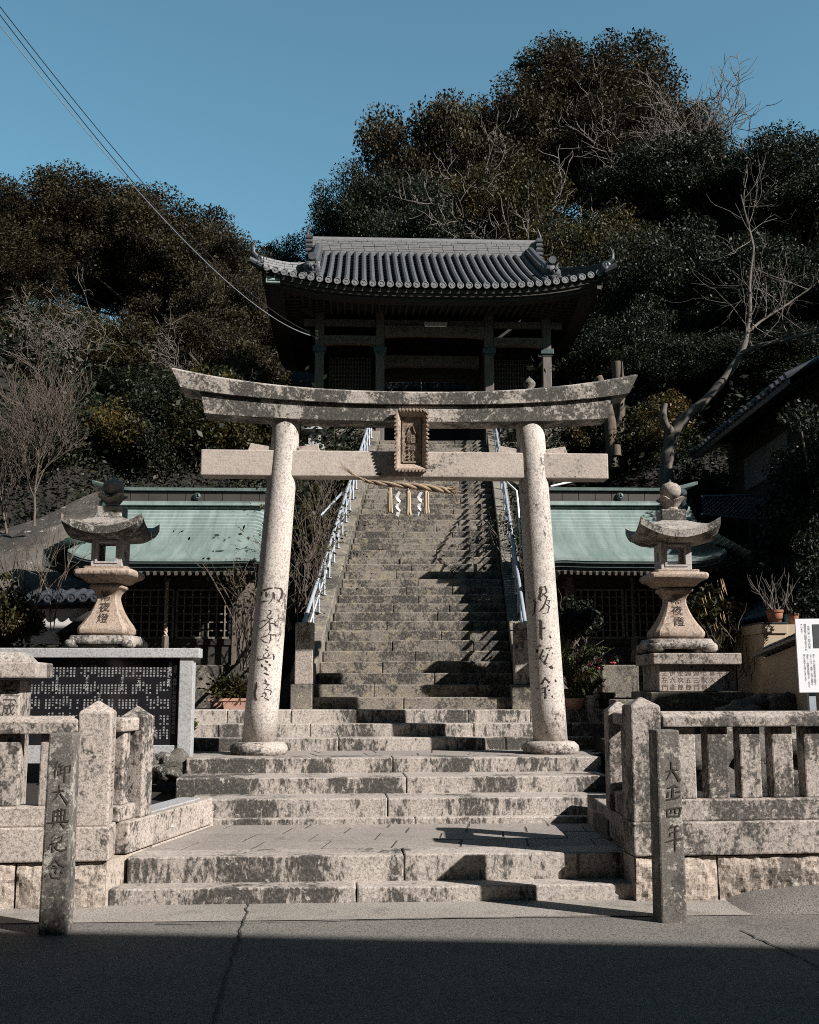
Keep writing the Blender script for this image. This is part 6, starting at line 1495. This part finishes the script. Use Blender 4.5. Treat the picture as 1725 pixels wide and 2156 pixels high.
def pot(c, r, h, mat, rim, label, name='flower_pot', plant=None, seed=1, cat='flower pot'):
    th = thing(name, c, label, cat); T = Matrix.Translation(c)
    mb = MB(T); mb.lathe([(r * .72, 0), (r * .95, h * .8), (r * .95, h * .82)], 24); mb.build('body', mat, th, smooth=True, bevel=0)
    mb = MB(T); mb.lathe([(r * .96, h * .78), (r * 1.03, h * .79), (r * 1.03, h), (r * .93, h), (r * .9, h * .86)], 24); mb.build('rim', rim, th)
    mb = MB(T); mb.lathe([(r * .5, h * .86), (r * .9, h * .88)], 16); mb.build('soil', 'soil', th)
    if plant:
        kind, H, n = plant; s = Sk(seed); top = Vector((0, 0, h * .85))
        if kind == 'twig':
            for i in range(n): s.branch(top + Vector((s.r.gauss(0, r * .4), s.r.gauss(0, r * .4), 0)), (s.r.gauss(0, .45), s.r.gauss(0, .4), 1), H * s.r.uniform(.5, 1.1), .009, 2, 3, (2, 2), 28, .12, .14, .5, .3, 4)
            m = 'bark_pale'
        else:
            for i in range(n): s.branch(top, (s.r.gauss(0, .3), s.r.gauss(0, .3), 1), H * s.r.uniform(.6, 1), .006, 2, 3, (2, 2), 35, .0, .2, .5)
            m = 'twig'
        me = MB(); me.v = s.mb.v; me.f = s.mb.f; o = me.build('stem', m, None, (0, 0, 0)); o.location = (0, 0, 0); o.parent = th
        if kind == 'fern':
            mbf = []; rgf = np.random.default_rng(seed)
            for i in range(n * 2):
                a = rgf.uniform(0, 6.28); L = H * rgf.uniform(.6, 1.1); k = np.linspace(.1, 1, 26)
                arc = np.stack([np.cos(a) * L * .5 * k ** 1.3, np.sin(a) * L * .5 * k ** 1.3, h * .85 + L * (k - .45 * k ** 3)], 1)
                for q in (-1, 1): mbf.append(arc + q * np.array([-np.sin(a), np.cos(a), 0]) * (.035 * (1 - k) + .008)[:, None])
            C = np.concatenate(mbf); o = bpy.data.objects.new('frond', leaves('frond', C, .045, 'leaf_fern', seed, .1, .35)); COL.objects.link(o); o.parent = th
        if kind in ('leafy', 'camellia'):
            C = crown_pts(s.tips, 420 if kind == 'leafy' else 260, .07 if kind == 'leafy' else .085, seed); o = bpy.data.objects.new('foliage', leaves('foliage', C, .05 if kind == 'leafy' else .06, 'leaf_fern' if kind == 'leafy' else 'leaf_dark', seed)); COL.objects.link(o); o.parent = th
        if kind == 'camellia':
            mb = MB(); ts = s.tips[::max(1, len(s.tips) // 6)][:6]
            for t in ts:
                for q in range(6): mb.rock((t.x + .022 * math.cos(q * 1.05), t.y + .022 * math.sin(q * 1.05) - .02, t.z + .01), .019, q, 1, (1, 1, .7))
            o = mb.build('flower', 'flower', None, (0, 0, 0)); o.location = (0, 0, 0); o.parent = th
    return th
pc = lambda x, Y: P(x, 1300, Y).x
pot((pc(1632, 13.2), 13.2, zc), .10, .155, 'terracotta', 'terra_dark', 'large terracotta pot of bare stems on the beige pier', plant=('twig', .42, 12), seed=3)
pot((pc(1661, 13.5), 13.5, zc), .062, .12, 'bluepot', 'bluepot', 'blue glazed pot behind the large terracotta pot on the pier', seed=4, plant=('twig', .25, 4))
pot((pc(1671, 13.15), 13.15, zc - .02), .062, .13, 'terracotta', 'terra_dark', 'smaller terracotta pot with upright twigs at the right end of the pier', plant=('twig', .40, 7), seed=5)
pot((pc(1686, 13.6), 13.6, zc), .05, .11, 'blackpot', 'blackpot', 'small black pot last in the row of pots on the pier', plant=('twig', .25, 4), seed=6)
mb = MB(); x0 = P(1650, 1312, 13.0).x; mb.box(x0, x0 + .5, 13.02, 14.1, ZY(1334, 13) - .3, zc - .024); tag(mb.build('pot_shelf', 'beige', loc=(x0, 13, 1.5)), 'rendered wall stub behind the pier that carries the smaller pots', 'wall')
# pots on the terrace edge right of the pillar
zt = 1.247
pot((pc(1206, 13.65), 13.66, zt), .125, .13, 'pinkpot', 'pinkpot', 'low pinkish planter of succulents beside the right pillar', plant=('leafy', .12, 8), seed=7)
pot((pc(1222, 13.9), 13.95, zt), .09, .17, 'terracotta', 'terracotta', 'terracotta pot half hidden behind the pinkish planter', plant=('fern', .70, 18), seed=8)
pot((pc(1238, 13.7), 13.72, zt), .075, .165, 'plaster', 'plaster', 'white fluted pot between the planter and the black pot', plant=('fern', .35, 8), seed=9)
pot((pc(1200, 14.1), 14.05, zt), .11, .24, 'tile', 'tile', 'grey pot with yellowing fern fronds beside the right pillar', plant=('fern', .95, 24), seed=10)
pot((pc(1272, 13.9), 13.9, zt), .115, .20, 'blackpot', 'blackpot', 'black pot with a pink flowering camellia', plant=('camellia', .55, 6), seed=11)
# left planters
def planter(c, w_, d_, h, label, seed):
    th = thing('planter', c, label, 'planter'); T = Matrix.Translation(c); mb = MB(T)
    mb.add([(sx * w_ / 2 * k, sy * d_ / 2 * k, z) for z, k in ((0, .85), (h, 1)) for sx, sy in ((-1, -1), (1, -1), (1, 1), (-1, 1))], [(3, 2, 1, 0), (0, 1, 5, 4), (1, 2, 6, 5), (2, 3, 7, 6), (3, 0, 4, 7)]); mb.box(-w_ / 2 - .01, w_ / 2 + .01, -d_ / 2 - .01, d_ / 2 + .01, h - .03, h); mb.build('trough', 'pinkpot', th)
    C = np.random.default_rng(seed).normal(size=(500, 3)) * np.array([w_ * .3, d_ * .35, .09]) + np.array([0, 0, h + .10]); o = bpy.data.objects.new('foliage', leaves('foliage', C, .06, 'leaf_olive', seed)); COL.objects.link(o); o.parent = th
planter((pc(503, 13.7), 13.72, zt), .34, .16, .13, 'long reddish planter with small plants left of the left pillar', 3)
planter((pc(470, 14.0), 14.1, zt), .30, .16, .12, 'second planter deeper in shade left of the reddish one', 4)
pot((pc(406, 12.95) , 12.98, .955), .045, .10, 'terracotta', 'pinkpot', 'tiny pink pot on the step beside the black monument', plant=('leafy', .08, 4), seed=12)
# ------------------------------------------------------------------ information sign
YS = 10.2; a, b = P(1687, 1458, YS), P(1687, 1303, YS); T = frame((a.x, YS, 0), R(-2)) @ Matrix.Rotation(R(-.5), 4, 'Y')
th = thing('information_sign', (a.x, YS, .8), 'white information board with vertical Japanese text at the right edge', 'sign')
mb = MB(T); mb.box(0, .85, 0, .025, a.z, b.z); bd = mb.build('board', 'sign', th)
z0 = b.z; s1 = (b.z - a.z) / 155
txt = [('永享八年（一四三六年）', 26.0, 15, 0), ('梶原景俊の創建と伝えられ', 19.0, 11, 0), ('ています。', 12.0, 11, 0)]
px_ = YS / F_ * 1.02
k = []
for s_, x, y, _ in txt: k.append((s_.replace('（', '('), x * px_, z0 - (y + 3) * s1))
def vtext(nm, items, size, pitch):
    mb = MB(T)
    for s_, x, z in items:
        for i, ch in enumerate(s_):
            if ch in ' ': continue
            vs, fs = glyph({'（': '︵', '）': '︶'}.get(ch, ch)); ox = .35 * size if ch in '。、' else 0; oz = .35 * size if ch in '。、' else 0
            mb.add([(x + (vx - .5) * size + ox, -.002, z - i * pitch + (vy - .5) * size + oz) for vx, vy in vs], fs)
    mb.build(nm, 'ink', bd)
vtext('printed_text', [(s_, x * px_, z0 - (y + 2) * s1) for s_, x, y, _ in txt], 5.2 * px_, 4.75 * s1)
vtext('printed_text', [(s_, x * px_, z0 - 77 * s1) for s_, x in (('茂り、県の環境安全地域に指定さ', 33), ('れています。南限・北限の植物も', 27), ('混生し、牧野富太郎博士が、大きな', 20.5), ('関心を寄せた森でもあります。', 14))], 4.7 * px_, 4.35 * s1)
mb = MB(T); mb.box(34 * px_, 62 * px_, -.003, -.001, z0 - 62 * s1, z0 - 12 * s1); mb.build('printed_picture', 'tile', bd)
for x in (.12, .72): mb = MB(T); mb.box(x - .03, x + .03, .027, .09, .6, b.z - .05); mb.build('post', 'steel', th)
# boulders behind the right fence
rg = random.Random(21)
for i, (x, y, Y, r) in enumerate(((1470, 1600, 9.9, .26), (1560, 1590, 10.0, .30), (1640, 1570, 10.2, .3), (1720, 1580, 10, .3), (1520, 1660, 9.6, .2), (1610, 1665, 9.6, .22), (1690, 1660, 9.6, .22), (1600, 1490, 12, .17), (1650, 1484, 11.8, .15), (1560, 1515, 11.8, .2))):
    c = P(x, y, Y); mb = MB(); mb.rock(c, r, 40 + i, 3, (1.2, .8, .85), .5); tag(mb.build('boulder', 'boulder', loc=c, smooth=True), 'dark rounded rock in the garden behind the right granite fence', 'boulder', 'garden rocks behind the right fence')
# ------------------------------------------------------------------ overhead wires
ins = P(667, 705, 28.0)
for i, (x, y, sg_, lab, mat) in enumerate(((-40, -38, .55, 'uppermost of the three overhead wires at top left', 'blackpot'), (-40, -22, .66, 'middle of the three overhead wires at top left', 'blackpot'), (-40, 2, .60, 'palest and lowest of the three overhead wires at top left', 'steel'))):
    a = P(x, y, 9); b = ins + Vector((0, 0, -.03 * i)); mb = MB(); pts = [a.lerp(b, t) - Vector((0, 0, sg_ * 4 * t * (1 - t))) for t in np.linspace(0, 1, 40)]
    mb.tube(pts, [.0045 + .0045 * t for t in np.linspace(0, 1, 40)], 6); tag(mb.build('overhead_wire', mat, loc=b), lab, 'wire', 'overhead wires')
mb = MB()
for k in range(3): mb.lathe([(.02, 0), (.05, .02), (.05, .05), (.02, .07)], 12, (ins.x, ins.y, ins.z - .12 + k * .09))
tag(mb.build('insulator', 'plaster', loc=ins), 'white insulator stack on the left gate pillar holding the wires', 'insulator')
# ------------------------------------------------------------------ neighbours outside the frame that throw the big shadows, two added to cut skylight
def offhouse(label, x0, x1, y0, y1, zw, zr_, along):
    th = thing('neighbour_house', ((x0 + x1) / 2, (y0 + y1) / 2, 0), label, 'house')
    mb = MB(); mb.box(x0, x1, y0, y1, 0, zw); mb.build('wall', 'wood_dark', th); mb = MB(); e = .35
    if along == 'x': ym = (y0 + y1) / 2; mb.add([(x0 - e, y0 - e, zw - .02), (x1 + e, y0 - e, zw - .02), (x1 + e, ym, zr_), (x0 - e, ym, zr_), (x0 - e, y1 + e, zw - .02), (x1 + e, y1 + e, zw - .02)], [(0, 1, 2, 3), (3, 2, 5, 4), (0, 3, 4), (1, 5, 2), (0, 4, 5, 1)])
    else: xm = (x0 + x1) / 2; mb.add([(x0 - e, y0 - e, zw - .02), (x0 - e, y1 + e, zw - .02), (xm, y1 + e, zr_), (xm, y0 - e, zr_), (x1 + e, y0 - e, zw - .02), (x1 + e, y1 + e, zw - .02)], [(0, 1, 2, 3), (3, 2, 5, 4), (0, 3, 4), (1, 5, 2), (0, 4, 5, 1)])
    mb.build('roof', 'tile', th); return th
ka = math.tan(SUN_EL); se, ce = math.sin(SUN_AZ), -math.cos(SUN_AZ)
yedge = 6.85; yr_ = -2.0; hh = (yedge - yr_) / ce * ka
oh = offhouse('long plain house across the street, out of frame behind the viewer', -30, 40, yr_ - 6, yr_, hh, hh + .6, 'x')
oh.rotation_euler = (0, 0, R(-5)); oh.location.y += .8
offhouse('gabled house beyond the right edge of the frame', 9.2, 14, 7.1, 10.0, 4.5, 6.15, 'x')
put(tD, (10.5, 12.6, .8), (1.45, 1.72), 1.0, 'evergreen beyond the right edge that dapples the right hall')
put(tD, (12.2, 16.0, .8), (1.7, 1.75), 2.4, 'larger evergreen beyond the right edge behind the gabled house')
put(tD, (13.0, 17.5, .8), (2.6, 2.6), 4.4, 'largest evergreen beyond the right edge uphill')
offhouse('unseen plain house left of the shrine, added to cut skylight', -20, -6.5, .5, 12, 5.6, 7.5, 'y')  # unseen, added to darken the ambient light from the left
offhouse('unseen low house right of the shrine, added to cut skylight', 9.4, 20, .5, 5.2, 3.6, 4.2, 'x')  # unseen, added to darken the ambient light from the right
